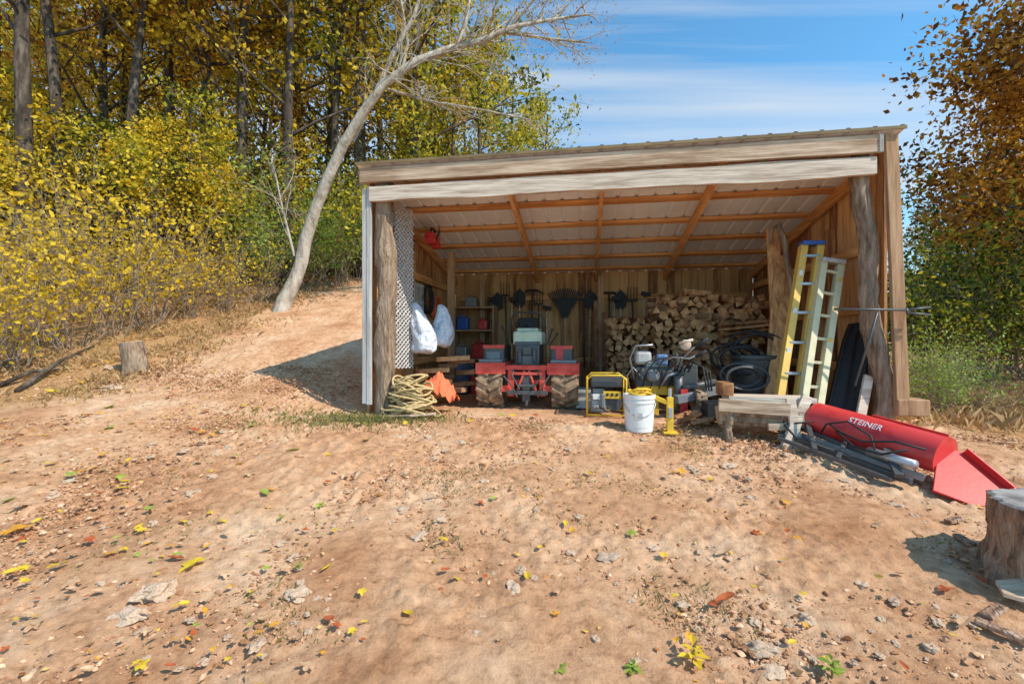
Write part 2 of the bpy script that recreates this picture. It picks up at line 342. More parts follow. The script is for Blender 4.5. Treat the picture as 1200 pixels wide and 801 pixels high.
for x0,x1,yy in((557,592,426),(641,679,427)):
    build(MB().pbox(x0,yy,x1,yy+12,.74,.05).pbox(x0,yy-1,x1,yy+1.5,.74,.62),'fender',m_tred,tr,bevel=.006)
    build(MB().pbox(x0+4,yy-5,x1-4,yy-1.5,.80,.5),'fender_pad',m_mid,tr,bevel=.01)
build(MB().pbox(590,428,643,433,.76,.05).pbox(595,432,602,464,.77,.05).pbox(632,432,639,464,.77,.05).pbox(603,445,631,449,.79,.04).bar(A(604,463,.76),A(615,434,.76),.028,.025).bar(A(630,463,.76),A(620,434,.76),.028,.025).pbox(586,452,598,459,.75,.04).pbox(636,452,648,459,.75,.04).pbox(598,436,636,439,.74,.03),'front_frame',m_tred,tr,bevel=.004)
mb=MB().pbox(594,458,642,462,.72,.06).pbox(612,440,621,470,.76,.05).tube([A(608,452,.72),A(626,452,.72)],.02,10).tube([A(617,470,.74),A(617,474,.66)],.02,10); mb.tube([A(590,440,.72),A(600,452,.67),A(606,465,.70)],.010).tube([A(645,438,.72),A(636,452,.67),A(630,465,.70)],.010).tube([A(604,428,.8),A(600,440,.7),A(609,456,.7)],.009).tube([A(628,428,.8),A(634,442,.7),A(624,456,.7)],.009)
build(mb,'hitch',m_dark,tr,bevel=.003)
e=build(MB().pbox(604,404,632,428,.95,.6).tube([A(609,410,.92),A(609,426,.92)],.03,12).tube([A(626,408,.92),A(626,424,.92)],.025,12).pbox(612,406,623,416,.92,.04),'engine',m_dark,tr,bevel=.01)
mb=MB()
for k in range(4): mb.pbox(611,418+k*2.4,624,419.2+k*2.4,.93,.012)
build(mb,'grille',m_mid,e)
build(MB().pbox(601,388,635,404,1.0,.55).pbox(605,384,631,389,1.06,.45),'hood',m_olive,tr,bevel=.035)
build(MB().pbox(603,400,633,404.5,.985,.03),'hood_trim',m_dark,tr,bevel=.004)
build(MB().pbox(566,404,591,425,1.0,.55),'side_tank',m_dark,tr,bevel=.03); build(MB().pbox(645,405,671,426,1.0,.55),'side_tank',m_dark,tr,bevel=.03)
build(MB().pbox(566,404,591,408,.993,.02),'stripe',m_tred,tr,bevel=.003); build(MB().pbox(651,405,660,426,.985,.02),'side_panel',m_redworn,tr,bevel=.004)
build(MB().pbox(645,405,671,409,.99,.02),'stripe',m_tred,tr,bevel=.003); build(MB().pbox(570,412,586,421,.99,.02),'side_panel',m_mid,tr,bevel=.003)
build(MB().pbox(606,372,631,390,1.9,.09).pbox(603,388,634,397,1.6,.4),'seat',m_black,tr,bevel=.04)
c=A(617,380,1.4); ring=[c+V(.15*math.cos(t),.06*math.sin(t),.065*math.sin(t)) for t in np.linspace(0,2*math.pi,25)]
build(MB().tube(ring,.010,8,False).tube([c,c+V(0,-.12,-.22)],.016).bar(c-V(.14,0,0),c+V(.14,0,0),.02,.010),'steering_wheel',m_black,tr,smooth=True)
build(MB().tube([A(600,402,2.0),A(599,374,2.0),A(604,366,2.0),A(631,366,2.0),A(637,374,2.0),A(636,402,2.0)],.016,8),'roll_bar',m_dark,tr,smooth=True)
build(MB().box((tp.x,1.9,.32),(.4,1.5,.12)),'chassis',m_dark,tr,bevel=.01)
build(MB().tube([A(596,404,1.1),A(589,384,1.1)],.008).ico(A(589,383,1.1),.02,1,0).tube([A(641,404,1.1),A(647,387,1.05)],.008).ico(A(647,386,1.05),.02,1,0).tube([A(644,404,1.1),A(653,392,1.05)],.008).ico(A(653,391,1.05),.018,1,0),'control_lever',m_black,tr)

# ------------------------------------------------------------------ left wall things
def lattice(p0,pu,pv,nu,nv,r):
    mb=MB()
    P=lambda a,b:Vector(p0)+Vector(pu)*a+Vector(pv)*b
    for i in range(-nv,nu+1):
        for sg in (0,1):
            pts=[]
            a=i/nu if not sg else (i+nv)/nu
            for k in range(nv+1):
                x=a+(k/nu)*(1 if not sg else -1)
                if -1e-6<=x<=1+1e-6: pts.append(P(x,k/nv)+V(.008*math.sin(k*3.1),0.012*math.sin(k*3.1+sg*3),0))
            if len(pts)>1: mb.tube(pts,r,5,True)
    return mb
a=A(462,432,.22); b=A(483,425,.45); t=A(460,240,.22)
build(lattice(a,V(b.x-a.x,.26,0),V(0,0,t.z-a.z),5,34,.009),'mesh_panel',m_mesh,label='pale grey diamond mesh of chain hanging beside left log post',cat='wire mesh')
cs=A(507,281,1.25)
T=thing('chainsaw','red chainsaw hanging high on the left wall','chainsaw',(cs.x,1.25,cs.z-.1))
build(MB().box(cs,(.16,.24,.13)).box(cs+V(0,-.1,.05),(.12,.1,.06)).box(cs+V(.02,.1,-.06),(.1,.12,.07)),'body',m_redworn,T,bevel=.02)
build(MB().tube([cs+V(.0,-.08,.06),cs+V(0,-.05,.15),cs+V(0,.08,.15),cs+V(0,.1,.06)],.014).tube([cs+V(-.05,.1,.02),cs+V(.0,.22,.05),cs+V(.05,.1,-.04)],.014),'handle',m_black,T,smooth=True)
build(MB().bar(cs+V(.09,-.1,-.02),cs+V(.2,-.3,.06),.012,.07),'guide_bar',m_dark,T,bevel=.003)
mb=MB(); 
for k in range(5): mb.bar(V(.12,1.25+k*.08,1.15),V(.12,1.25+k*.08,1.62),.015,.015)
for z in(1.15,1.38,1.62): mb.bar(V(.12,1.23,z),V(.12,1.60,z),.022,.03)
build(mb,'wooden_rack',m_grey,label='pale slatted rack hanging on left wall under the chainsaw',cat='rack')
for i,(v,z,rr,mt,lb) in enumerate(((1.75,1.45,.17,m_black,'black cable coil hanging on left wall past the pale rack'),(.62,1.72,.15,m_rope,'tan rope coil hanging high on left wall before the chainsaw'),(2.15,1.35,.14,m_orange,'orange cord coil hanging on left wall behind the black coil'))):
    pts=[V(.13+.03*math.sin(k*.37),v+rr*math.cos(k*.3)*(1+.1*math.sin(k*.11)),z+1.25*rr*math.sin(k*.3)) for k in range(150)]
    build(MB().tube(pts,.009,6),'cord_coil',mt,smooth=True,label=lb,cat='cord')
def bag(c,w,d,h,seed):
    mb=MB(); n=44; rows=34; vs=[];fs=[]
    for j in range(rows+1):
        t=j/rows; k=(.10+.90*min(1,(1-t)*1.2)**.6) if t>.06 else .78+.22*t/.06
        for i in range(n):
            a=2*math.pi*i/n; q=k*(1+.30*noise.noise(V(math.cos(a)*1.6,math.sin(a)*1.6,t*2.6+seed))+.10*math.sin(a*5+seed+t*2)*(.2+t)+.14*abs(noise.noise(V(math.cos(a)*4,math.sin(a)*4,t*5+seed)))+.05*noise.noise(V(math.cos(a)*10,math.sin(a)*10,t*12+seed)))
            vs.append(Vector(c)+V(w/2*q*math.cos(a)+.06*math.sin(t*3+seed),d/2*q*math.sin(a),h*t+.06*noise.noise(V(math.cos(a)*1.5,math.sin(a)*1.5,seed))*(1-t)))
    for j in range(rows):
        for i in range(n): fs.append((j*n+i,j*n+(i+1)%n,(j+1)*n+(i+1)%n,(j+1)*n+i))
    fs+=[tuple(range(n-1,-1,-1)),tuple(rows*n+i for i in range(n))]
    return mb.add(vs,fs)
p=A(491,413,.5); build(bag(p,.30,.3,.60,1),'sack',m_bag,smooth=True,label='white plastic sack hanging nearest the left log post',cat='sack')
p=A(514,405,.8); build(bag(p,.32,.3,.52,6),'sack',m_bag,smooth=True,label='white plastic sack hanging behind the first, nearer the tractor',cat='sack')
mb=MB(); c=A(479,480,.02); pts=[]
for i in range(760):
    t=i*.23; k=i/760; rr=(.09+.15*abs(math.sin(t*.137+math.sin(t*.05))))*(1.1-.55*k); pts.append(V(c.x+rr*math.cos(t)*1.25+.05*math.sin(t*.31),.05+rr*math.sin(t)*.8+.03*math.sin(t*.23),.02+.40*k+.06*math.sin(t*1.3+math.sin(t*.2)*3)))
mb.tube(pts,.012,6); build(mb,'rope_heap',m_rope,smooth=True,label='tangled heap of tan rope at foot of the left log post',cat='rope')
for i in range(4):
    q=A(460+i*12,484,-.12); an=random.uniform(-.4,.4); l=random.uniform(.12,.2); q.z=.02+i*.008; mb=MB().bar(q+V(-l*math.cos(an),-l*math.sin(an),0),q+V(l*math.cos(an),l*math.sin(an),.02),.045,.02)
    build(mb,'scrap_board',m_header2,label='short scrap board lying before the rope heap',cat='board',group='scrap boards by the left post',bevel=.003)
mb=MB(); c=A(517,472,.32)
vs=[];n=26
for j in range(n):
    for i in range(n): 
        x=(i/(n-1)-.5);y=(j/(n-1)-.5); vs.append(c+V(x*.36,y*.34,.03+.30*max(0,1-1.5*math.hypot(x+.12,y))**.8+.12*abs(noise.noise(V(x*5,y*5,2)))+.05*noise.noise(V(x*12,y*12,2))))
mb.add(vs,[(j*n+i,j*n+i+1,(j+1)*n+i+1,(j+1)*n+i) for j in range(n-1) for i in range(n-1)]); build(mb,'rag',m_orange,smooth=True,label='crumpled orange cloth heaped on the floor left of the tractor',cat='cloth')
for i in range(12):
    q=V(random.uniform(.45,.85),random.uniform(.7,1.3),.05+.05*i); an=random.uniform(-.8,.8); l=random.uniform(.12,.22)
    build(MB().bar(q-V(l*math.cos(an),l*math.sin(an),0),q+V(l*math.cos(an),l*math.sin(an),.02),random.uniform(.07,.11),.06),'wood_chunk',m_logend if i%3 else m_logbark,label='rough wood chunk piled against left wall beneath the sacks',cat='wood chunk',group='wood chunks beneath the sacks',bevel=.008)
sh=thing('shelf_unit','dark wooden shelf unit in the rear left corner of the shed','shelf',(.45,3.2,0))
for z in(.02,.5,1.0,1.4): build(MB().box((.5,3.2,z+.02),(.72,.4,.03)),'shelf',m_brownboard,sh,bevel=.003)
for u in(.14,.86): build(MB().box((u,3.2,.74),(.03,.4,1.44)),'side_panel',m_brownboard,sh,bevel=.003)
def canu(u,v,z,w,h,mat,label,nm='fuel_can',cat='can'):
    T=thing(nm,label,cat,(u,v,z))
    build(MB().box((u,v,z+h*.42),(w,w*.8,h*.84)),'body',mat,T,bevel=.02)
    build(MB().tube([V(u-w*.3,v,z+h*.8),V(u-w*.25,v,z+h),V(u+w*.2,v,z+h),V(u+w*.25,v,z+h*.8)],w*.07),'handle',mat,T,smooth=True)
    build(MB().lathe((u+w*.32,v-w*.2,z+h*.84),[(w*.1,0),(w*.1,h*.08)],12),'cap',m_black,T)
canu(.3,3.1,1.035,.2,.26,m_blue,'blue canister on upper shelf in rear left corner'); canu(.6,3.1,.535,.24,.3,m_redworn,'red fuel can on middle shelf in rear left corner')
canu(.28,3.1,.535,.2,.24,m_steel,'grey canister on middle shelf beside red fuel can'); canu(.66,3.1,1.035,.16,.2,m_redworn,'small red fuel can on upper shelf in rear left corner')
canu(.4,3.1,.055,.3,.36,m_olive,'olive box shaped canister on the lowest shelf'); canu(.78,2.3,0,.24,.34,m_redworn,'red fuel can on floor behind left tractor wheel')
canu(.45,3.1,1.435,.2,.2,m_mid,'grey canister on the top board of the shelf unit')
mb=MB().lathe((.42,2.3,0),[(.2,0),(.22,.04),(.22,.3),(.225,.32),(.22,.34),(.22,.56),(.225,.6),(.2,.6)],28); build(mb,'drum',flat('slate_blue',(.10,.14,.22),.5),label='dark slate drum standing along the left wall',cat='drum')
# ------------------------------------------------------------------ tools on back wall
def tool(px,py0,py1,kind,label,v=3.45,lean=0):
    a=A(px,py0,v); b=A(px+lean,py1,v); T=thing(kind,label,'garden tool',(a.x,v,b.z))
    if kind=='leaf_rake':
        build(MB().tube([A(px,338,v),A(px,430,v)],.013),'handle',m_header,T,smooth=True)
        mb=MB(); c=A(px,372,v-.03)
        for k in range(17):
            t=(k-8)/8*.62; d=V(math.sin(t),0,math.cos(t)); mb.bar(c,c+d*.52+V(0,-.02,0),.02,.008,V(0,1,0))
        mb.bar(c+V(-.22,0,.33),c+V(.22,0,.33),.02,.03,V(0,1,0)); mb.prism([c+V(-.05,0,0),c+V(.05,0,0),c+V(.2,0,.34),c+V(-.2,0,.34)],(0,-.006,0)); build(mb,'fan_head',m_black,T)
    else:
        build(MB().tube([a,b],.016),'handle',m_header if kind in('hoe','shovel') else m_dark,T,smooth=True)
        c=a
        if kind=='shovel': build(MB().prism([c+V(-.1,0,.02),c+V(-.11,0,.2),c+V(0,0,.31),c+V(.11,0,.2),c+V(.1,0,.02),c+V(0,0,-.05)],(0,-.012,0)),'blade',m_black,T,bevel=.004)
        if kind=='fork':
            mb=MB().bar(c+V(-.08,0,0),c+V(.08,0,0),.02,.03)
            for k in(-1.5,-.5,.5,1.5): mb.tube([c+V(k*.05,0,0),c+V(k*.05,-.01,.24)],[.010,.005],6)
            build(mb,'tines',m_black,T)
        if kind=='hoe': build(MB().box(c+V(.02,-.05,.02),(.15,.1,.06),Matrix.Rotation(.2,3,'Y')).tube([c+V(0,0,-.05),c+V(0,-.04,.02)],.012),'head',m_black,T,bevel=.002)
        if kind=='pick': build(MB().tube([c+V(-.2,0,-.04),c+V(-.08,0,.03),c+V(.08,0,.03),c+V(.2,0,-.04)],[.006,.02,.02,.006],8),'head',m_black,T,smooth=True)
tool(662,338,430,'leaf_rake','black fan shaped leaf rake hanging head up on the back wall')
tool(576,352,432,'hoe','hoe hanging leftmost on the back wall beside the corner post',lean=-3)
tool(583,362,432,'shovel','shovel hanging between the leftmost hoe and the leftmost pitchfork',v=3.4,lean=1)
tool(592,346,430,'fork','pitchfork hanging left of the pair of shovels behind the tractor',lean=2); tool(609,358,440,'shovel','dark shovel hanging left of the fan rake, behind the tractor')
tool(600,352,440,'hoe','hoe hanging between the leftmost pitchfork and the dark shovel behind the tractor',v=3.42,lean=-1)
tool(624,342,430,'pick','pickaxe hanging between the shovel and the fan rake',lean=-3); tool(631,356,440,'fork','fork hanging under the pickaxe left of the fan rake',v=3.42,lean=1); tool(640,362,440,'hoe','hoe hanging just left of the fan rake',lean=3)
tool(684,350,430,'fork','fork hanging just right of the fan rake',lean=1); tool(692,360,430,'shovel','shovel hanging between the fan rake and the middle roof post',lean=-2); tool(714,345,440,'pick','pickaxe hanging right of the middle roof post'); tool(727,360,430,'shovel','shovel hanging above the low firewood pile',lean=2)
tool(720,352,430,'hoe','hoe hanging beneath the pickaxe right of the middle post',v=3.42,lean=-1)
tool(741,352,430,'fork','fork hanging above the low firewood pile, beside the shovel',lean=2); tool(755,346,430,'hoe','hoe hanging beside the tall firewood stack')
for k in range(6):
    a=A(700+k*3.2,440,2.95); b=A(698+k*4.4,352+k*7,3.2); build(MB().bar(V(a.x,a.y,.02),b,.07,.025,V(0,1,0)),'slab_board',m_brownboard if k%2 else m_logbark,label='dark slab board leaning by the middle rear post',cat='board',group='slab boards by the rear post',bevel=.003)
# ------------------------------------------------------------------ firewood
proto=[]
for k in range(12):
    mb=MB(); n=random.choice([3,3,4,4,5]); r=.066; off=random.random()*6
    poly=[V(r*math.cos(2*math.pi*i/n+off)*random.uniform(.75,1.25),-.2,r*math.sin(2*math.pi*i/n+off)*random.uniform(.7,1.15)) for i in range(n)]
    mb.prism(poly,(random.uniform(-.03,.03),.4,random.uniform(-.03,.03)),1)
    proto.append(mkmesh('firewood_log',mb,[m_logend if k%3 else m_logbark,m_logend]))
def stack(x0,x1,ytop,v,label,group,slope=0,z0=.055,dz=.084,du=.099,cross=.03):
    a=A(x0,440,v).x; b=A(x1,440,v).x; zt=A(x0,ytop,v).z; row=0; z=z0
    while z<zt:
        u=a+(.05 if row%2 else 0)
        while u<b:
            lim=zt-slope*abs(u-(a+b)/2)+.06*noise.noise(V(u*4,v,1))
            if z<lim:
                o=bpy.data.objects.new('firewood_log',random.choice(proto)); C.objects.link(o); k=random.uniform(.88,1.18); cr=random.random()<cross
                yaw=random.choice([-1,1])*random.uniform(1.1,1.5) if cr else random.uniform(-.25,.25)
                o.matrix_world=SH@Matrix.Translation((u+random.uniform(-.012,.012),v+(.08 if cr else .2)+random.uniform(-.08,.08),z+random.uniform(-.010,.010)))@Euler((random.uniform(-.1,.1),random.uniform(0,6.28) if not cr else 0,yaw)).to_matrix().to_4x4()@Matrix.Diagonal((k,1,k,1))
                tag(o,label,'firewood',group)
            u+=du*random.uniform(.9,1.1)
        z+=dz; row+=1
stack(770,852,341,2.05,'split firewood log in the tall stack at the back right of the shed','logs of the tall firewood stack',.22,.25)
stack(850,896,346,2.15,'split firewood log in the stack against the right wall','logs of the stack by the right wall',0,.5)
stack(716,766,370,2.5,'split firewood log in the low stack behind the generator','logs of the low firewood stack',.3,.3)
stack(800,856,408,1.15,'split firewood log in the front pile behind the black hoses','logs of the front firewood pile',.5)
for k in range(3):
    a=A(845,392-k*6,1.9); b=A(897,386-k*5,1.95); build(MB().bar(a,b,.2,.03),'scrap_board',m_logend,label='short board lying against the right firewood stack',cat='board',group='boards on the right firewood stack',bevel=.003)
# ------------------------------------------------------------------ generator
gp=A(711,489,.3)
T=thing('generator','yellow tube framed portable generator on the floor right of the tractor','generator',(gp.x,.45,0))
mb=MB(); a=A(688,489,.3); b=A(734,440,.3); x0,x1,z0,z1=a.x,b.x,.03,b.z
for v in(.3,.68): mb.tube([V(x0,v,z0),V(x0,v,z1-.05),V(x0+.05,v,z1),V(x1-.05,v,z1),V(x1,v,z1-.05),V(x1,v,z0),V(x0,v,z0)],.011,8)
for x in(x0,x1):
    for z in(z0,z1-.04): mb.tube([V(x,.3,z),V(x,.68,z)],.011,8)
build(mb,'frame',m_yellow,T,smooth=True)
w=x1-x0
build(MB().box((gp.x,.5,z1-.07),(w*.8,.32,.12)).lathe((gp.x,.45,z1-.01),[(.03,0),(.03,.02)],14),'fuel_tank',m_dark,T,bevel=.03)
build(MB().box((gp.x-w*.2,.5,.15),(w*.42,.28,.2)).box((gp.x-w*.2,.48,.27),(w*.3,.2,.08)).tube([V(gp.x-w*.1,.36,.1),V(gp.x-w*.1,.34,.26)],.03,10).tube([V(gp.x-w*.35,.34,.1),V(gp.x-w*.2,.33,.12)],.022,10),'engine',m_mid,T,bevel=.012)
mb=MB()
for k in range(6): mb.box((gp.x-w*.24,.352,.08+k*.018),(w*.26,.02,.007))
build(mb,'cooling_fins',m_steel,T)
build(MB().lathe((gp.x+w*.2,.36,.15),[(.085,0),(.085,.03),(.06,.04)],20,'y'),'recoil_cover',m_dark,T)
pn=build(MB().box((gp.x+w*.14,.335,.245),(w*.46,.02,.08)),'control_panel',m_yellow,T,bevel=.004)
for k in(-1,0,1): build(MB().lathe((gp.x+w*.14+k*.05,.322,.25),[(.017,-.004),(.014,.01)],12,'y'),'socket',m_black,pn)
build(MB().box((gp.x-w*.24,.345,.22),(w*.24,.012,.06)),'air_filter_cover',m_white,T,bevel=.01)
build(MB().tube([V(gp.x-.08,.3,.12),V(gp.x,.27,.07),V(gp.x+.1,.28,.1),V(gp.x+.12,.31,.2)],.008),'cable',m_black,T,smooth=True)
# ------------------------------------------------------------------ tiller
tp2=A(768,470,.7)
T=thing('walk_behind_tiller','grey and blue engine powered tiller with upswept handlebars behind the bucket','tiller',(tp2.x,.7,0))
build(MB().pbox(745,430,790,452,.65,.35).pbox(754,422,782,431,.68,.28).tube([A(752,445,.62),A(752,432,.62)],.03,12).pbox(776,434,788,446,.63,.03).tube([A(786,430,.66),A(793,422,.6),A(793,414,.6)],.02,10),'engine',m_dark,T,bevel=.012)
mb=MB()
for k in range(6): mb.pbox(757,423+k*1.4,779,423.7+k*1.4,.67,.012)
build(mb,'cooling_fins',m_steel,T)
build(MB().pbox(745,411,764,427,.62,.22),'fuel_tank',m_mesh,T,bevel=.035)
build(MB().pbox(770,415,783,428,.60,.18),'engine_cover',flat('faded_blue',(.12,.22,.42),.5),T,bevel=.02)
c=A(765,440,.62); build(MB().lathe(c,[(.07,0),(.075,-.02),(.06,-.05),(.03,-.06)],24,'y'),'recoil_cover',m_mid,T,smooth=True)
mb=MB().tube([A(745,450,.7),A(738,420,.62),A(745,405,.5),A(765,404,.45)],.011).tube([A(790,450,.7),A(800,420,.5),A(812,408,.35),A(828,398,.3)],.011).tube([A(770,425,.6),A(790,418,.45),A(808,420,.35),A(826,412,.3)],.011)
mb.tube([A(750,440,.6),A(742,430,.55),A(735,440,.6),A(738,455,.6)],.009).tube([A(775,452,.6),A(783,440,.5),A(795,436,.5)],.015)
build(mb,'handlebar',m_steel,T,smooth=True)
build(MB().tube([A(815,407,.33),A(830,396,.29)],.018).tube([A(815,418,.33),A(828,411,.29)],.018),'grip',m_black,T,smooth=True)
build(MB().lathe(A(804,404,.36),[(.05,0),(.058,.02),(.04,.05)],20,'y').tube([A(796,402,.36),A(812,398,.3)],.015),'guard_disc',m_header,T,smooth=True)
for k in range(5): build(MB().tube([A(742+k*10,455,.62),A(746+k*13,438-k*4,.54),A(758+k*10,424-k*2,.53),A(778+k*8,418,.48)],.006,6),'control_cable',m_black,T,smooth=True)
for x in(750,792):
    p=A(x,470,.75); wheel(T,(p.x,.75,.17),.17,.09,m_yellow,lugs=12)
build(MB().pbox(748,450,790,462,.66,.1).pbox(764,462,772,488,.62,.06),'chassis',m_yellow,T,bevel=.006)
def floorpt(px,py): return IS@Gp(px,py)
b0=floorpt(749,505)
T=thing('bucket','white plastic bucket with yellow rope on top, in front of the tiller','bucket',b0)
build(MB().lathe(b0,[(.115,0),(.125,.01),(.14,.31),(.15,.315),(.15,.35),(.142,.35),(.13,.05),(.0,.04)],32),'pail',m_white,T)
build(MB().lathe(b0+V(0,0,.27),[(.141,0),(.146,.004),(.146,.02),(.141,.024)],32),'rib',m_white,T)
build(MB().tube([b0+V(.152*math.cos(t),-.152*math.sin(t)*.9,.32-.17*math.sin(t)) for t in np.linspace(0,math.pi,15)],.004,6),'bail_handle',m_steel,T,smooth=True)
build(MB().box(b0+V(-.02,-.133,.16),(.07,.006,.06)),'label_patch',m_mesh,T)
pts=[b0+V(.11*math.cos(i*.5)*(.5+.5*math.sin(i*.31)),.11*math.sin(i*.5)*(.5+.5*math.sin(i*.31)),.345+.02*math.sin(i*.9)+.0005*i) for i in range(90)]
build(MB().tube(pts,.010,6),'rope_coil',m_yellow,None,smooth=True,label='bright yellow rope coiled on the white bucket',cat='rope')
j=floorpt(785,508)
T=thing('post_jack','upright yellow steel jack standing right of the white bucket','jack',j)
build(MB().box(j+V(0,0,.17),(.055,.055,.34)).box(j+V(0,0,.012),(.13,.12,.02)),'column',m_yellow,T,bevel=.004)
build(MB().bar(j+V(.0,-.01,.28),j+V(-.26,.06,.38),.04,.04),'arm',m_yellow,T,bevel=.004)
build(MB().tube([j+V(0,0,.32),j+V(0,0,.42)],.016).box(j+V(0,-.035,.2),(.035,.02,.09)),'ram',m_steel,T)
T=thing('log_splitter','dark steel log splitter with small wheel between jack and log bench','log splitter',A(815,490,.3))
build(MB().bar(A(792,468,.35),A(845,455,.5),.1,.09),'beam',m_mid,T,bevel=.006)
p=A(822,480,.3); wheel(T,(p.x,.4,.17),.17,.11,m_steel,lugs=10)
build(MB().tube([A(795,440,.45),A(795,470,.45)],.05,14).tube([A(800,455,.4),A(838,447,.5)],.035,12),'cylinder',m_dark,T,smooth=True)
build(MB().pbox(795,432,818,452,.5,.25).tube([A(800,440,.46),A(800,428,.46)],.025,10).pbox(808,426,818,434,.5,.15),'engine',m_dark,T,bevel=.015)
for k in range(3): build(MB().tube([A(806-k*5,436,.45),A(812-k*3,425-k*3,.4),A(824+k*4,430+k*3,.35),A(828+k*3,458,.3)],.009),'hose',m_black,T,smooth=True)
build(MB().pbox(798,456,806,484,.36,.03),'bracket',m_redworn,T)
def tray(px,py,v,w,d,h,mat,label,nm='crate',cat='crate'):
    c=A(px,py,v); c.z=max(0.005,c.z); T=thing(nm,label,cat,c)
    build(MB().box(c+V(0,0,.008),(w,d,.016)),'bottom',mat,T)
    for a_,s_ in((V(0,-d/2,h/2),(w,.014,h)),(V(0,d/2,h/2),(w,.014,h)),(V(-w/2,0,h/2),(.014,d-.016,h)),(V(w/2,0,h/2),(.014,d-.016,h))): build(MB().box(c+a_,s_),'side',mat,T,bevel=.002)
tray(684,476,.95,.16,.3,.22,m_mesh,'small grey open crate between tractor and generator')
tray(838,489,.1,.2,.22,.16,m_black,'low black tray on the floor before the log splitter')
for i in range(34):
    q=A(random.uniform(796,850),random.uniform(478,500),random.uniform(-.1,.5)); q.z=.02+.04*random.random(); an=random.uniform(-1.2,1.2); l=random.uniform(.06,.17)
    build(MB().bar(q-V(l*math.cos(an),l*math.sin(an),0),q+V(l*math.cos(an),l*math.sin(an),random.uniform(0,.08)),random.uniform(.03,.06),.03),'wood_scrap',m_logend if i%2 else m_brownboard,label='small split wood scrap on the floor beside the log bench',cat='wood scrap',group='wood scraps beside the log bench',bevel=.002)
T0=A(893,470,.75); T=thing('storage_bin','black plastic bin behind the ladders, hoses piled beside it','bin',(T0.x,.95,0))
build(MB().lathe((T0.x,.95,0),[(.2,0),(.21,.01),(.25,.62),(.27,.63),(.27,.67),(.24,.67),(.22,.1)],28),'body',m_dark,T)
for k in range(8): build(MB().bar((T0.x+.2*math.cos(k*.8),.95+.2*math.sin(k*.8),.05),(T0.x+.245*math.cos(k*.8),.95+.245*math.sin(k*.8),.6),.03,.02),'rib',m_dark,T)
for hi,(px,py,rr,v,mt) in enumerate(((862,420,.24,.95,m_black),(882,405,.24,1.0,m_black),(868,440,.19,.6,m_dark))):
    c=A(px,py,v); pts=[]
    for i in range(110):
        t=i*.28; q=rr*(1+.18*math.sin(i*.19)); pts.append(c+V(q*math.cos(t),-.10+.10*math.sin(i*.11),q*.62*math.sin(t)))
    build(MB().tube(pts,.012,6),'hose_coil',mt,smooth=True,label=['black hose coil hanging in front of the firewood','upper black hose coil beside the black bin','lowest hose coil, dark grey, above the log bench'][hi],cat='hose')
# log bench (raised)
VB=-.3
bl=floorpt(848,512); br=floorpt(930,516)
T=thing('log_bench','rough raised bench of a split log with planks on top, before the ladders','bench',(bl+br)/2)
a=A(842,483,VB); b=A(930,488,VB-.04); mb=MB(); n=18; poly=[]; rr=.11
for k in range(n):
    t=math.pi+math.pi*k/(n-1); q=rr*(1+.12*math.sin(k*2.3)); poly.append(V(0,q*math.cos(t)*-1,q*math.sin(t)))
poly+= [V(0,-.13,.05),V(0,.0,.07),V(0,.13,.04)]
mb.prism([a+p for p in poly],b-a,1); build(mb,'seat_log',[m_bark,m_sawn],T,bevel=.006)
build(MB().bar(A(850,465,VB+.06),A(950,468,VB+.03),.26,.045),'seat_plank',m_header,T,bevel=.004)
build(MB().bar(A(842,474,VB-.13),A(926,480,VB-.17),.035,.11),'front_plank',m_header2,T,bevel=.004)
build(MB().box(A(849,455,VB+.05),(.10,.22,.12)),'end_block',m_logend,T,bevel=.01)
for px in(856,914):
    for dv in(-.09,.1):
        q=A(px,486,VB+dv); build(logpost(V(q.x+(-.04 if px<900 else .05),VB+dv*1.6,-.1),V(q.x,VB+dv,q.z),.034,8,cr=.01),'leg',m_bark,T,smooth=True)
build(MB().bar(A(946,464,VB-.1),A(918,530,VB-.24),.085,.035,V(0,1,0)),'brace',m_header,T,bevel=.003)
build(MB().bar(A(926,466,VB-.14),A(935,526,VB-.22),.075,.03,V(0,1,0)),'brace',m_header,T,bevel=.003)
build(MB().bar(A(900,500,VB-.14),A(950,498,VB-.14),.03,.06,V(0,0,1)),'brace',m_header2,T,bevel=.003)
# ------------------------------------------------------------------ ladders
def ladder(bl,br,tl,tr_,n,mat,label,step,cap=None,rw=.05):
    T=thing('ladder',label,'ladder',(Vector(bl)+Vector(br))/2)
    rails=[]
    for p,q in((bl,tl),(br,tr_)):
        mb=MB(); mb.bar(p,q,rw,.03,V(0,1,0)); mb.bar(Vector(p)+V(-rw*.45,.035,0),Vector(q)+V(-rw*.45,.035,0),.008,.07,V(0,1,0)); mb.bar(Vector(p)+V(rw*.45,.035,0),Vector(q)+V(rw*.45,.035,0),.008,.07,V(0,1,0)); rails.append(build(mb,'rail',mat,T,bevel=.003))
        d=(Vector(q)-Vector(p)); build(MB().bar(Vector(p),Vector(p)+d.normalized()*.06,rw+.012,.05,V(0,1,0)),'foot',m_black,T,bevel=.004)
    for i in range(n):
        t=(i+.6)/n; a=Vector(bl).lerp(Vector(tl),t)+V(0,.02,0); b=Vector(br).lerp(Vector(tr_),t)+V(0,.02,0)
        build(MB().bar(a,b,.08 if step else .035,.028),'rung',m_alu if not step else m_steel,T,bevel=.003)
    if cap: build(MB().bar(Vector(tl)+V(-.03,0.02,.02),Vector(tr_)+V(.03,0.02,.02),.13,.045),'top_cap',cap,T,bevel=.01)
    return T,rails
def ext(p,q,z): 
    d=q-p; return p+d*((z-p.z)/d.z)
b1=A(914,470,.10);t1=A(943,287,.60);b2=A(936,472,.10);t2=A(962,287,.60)
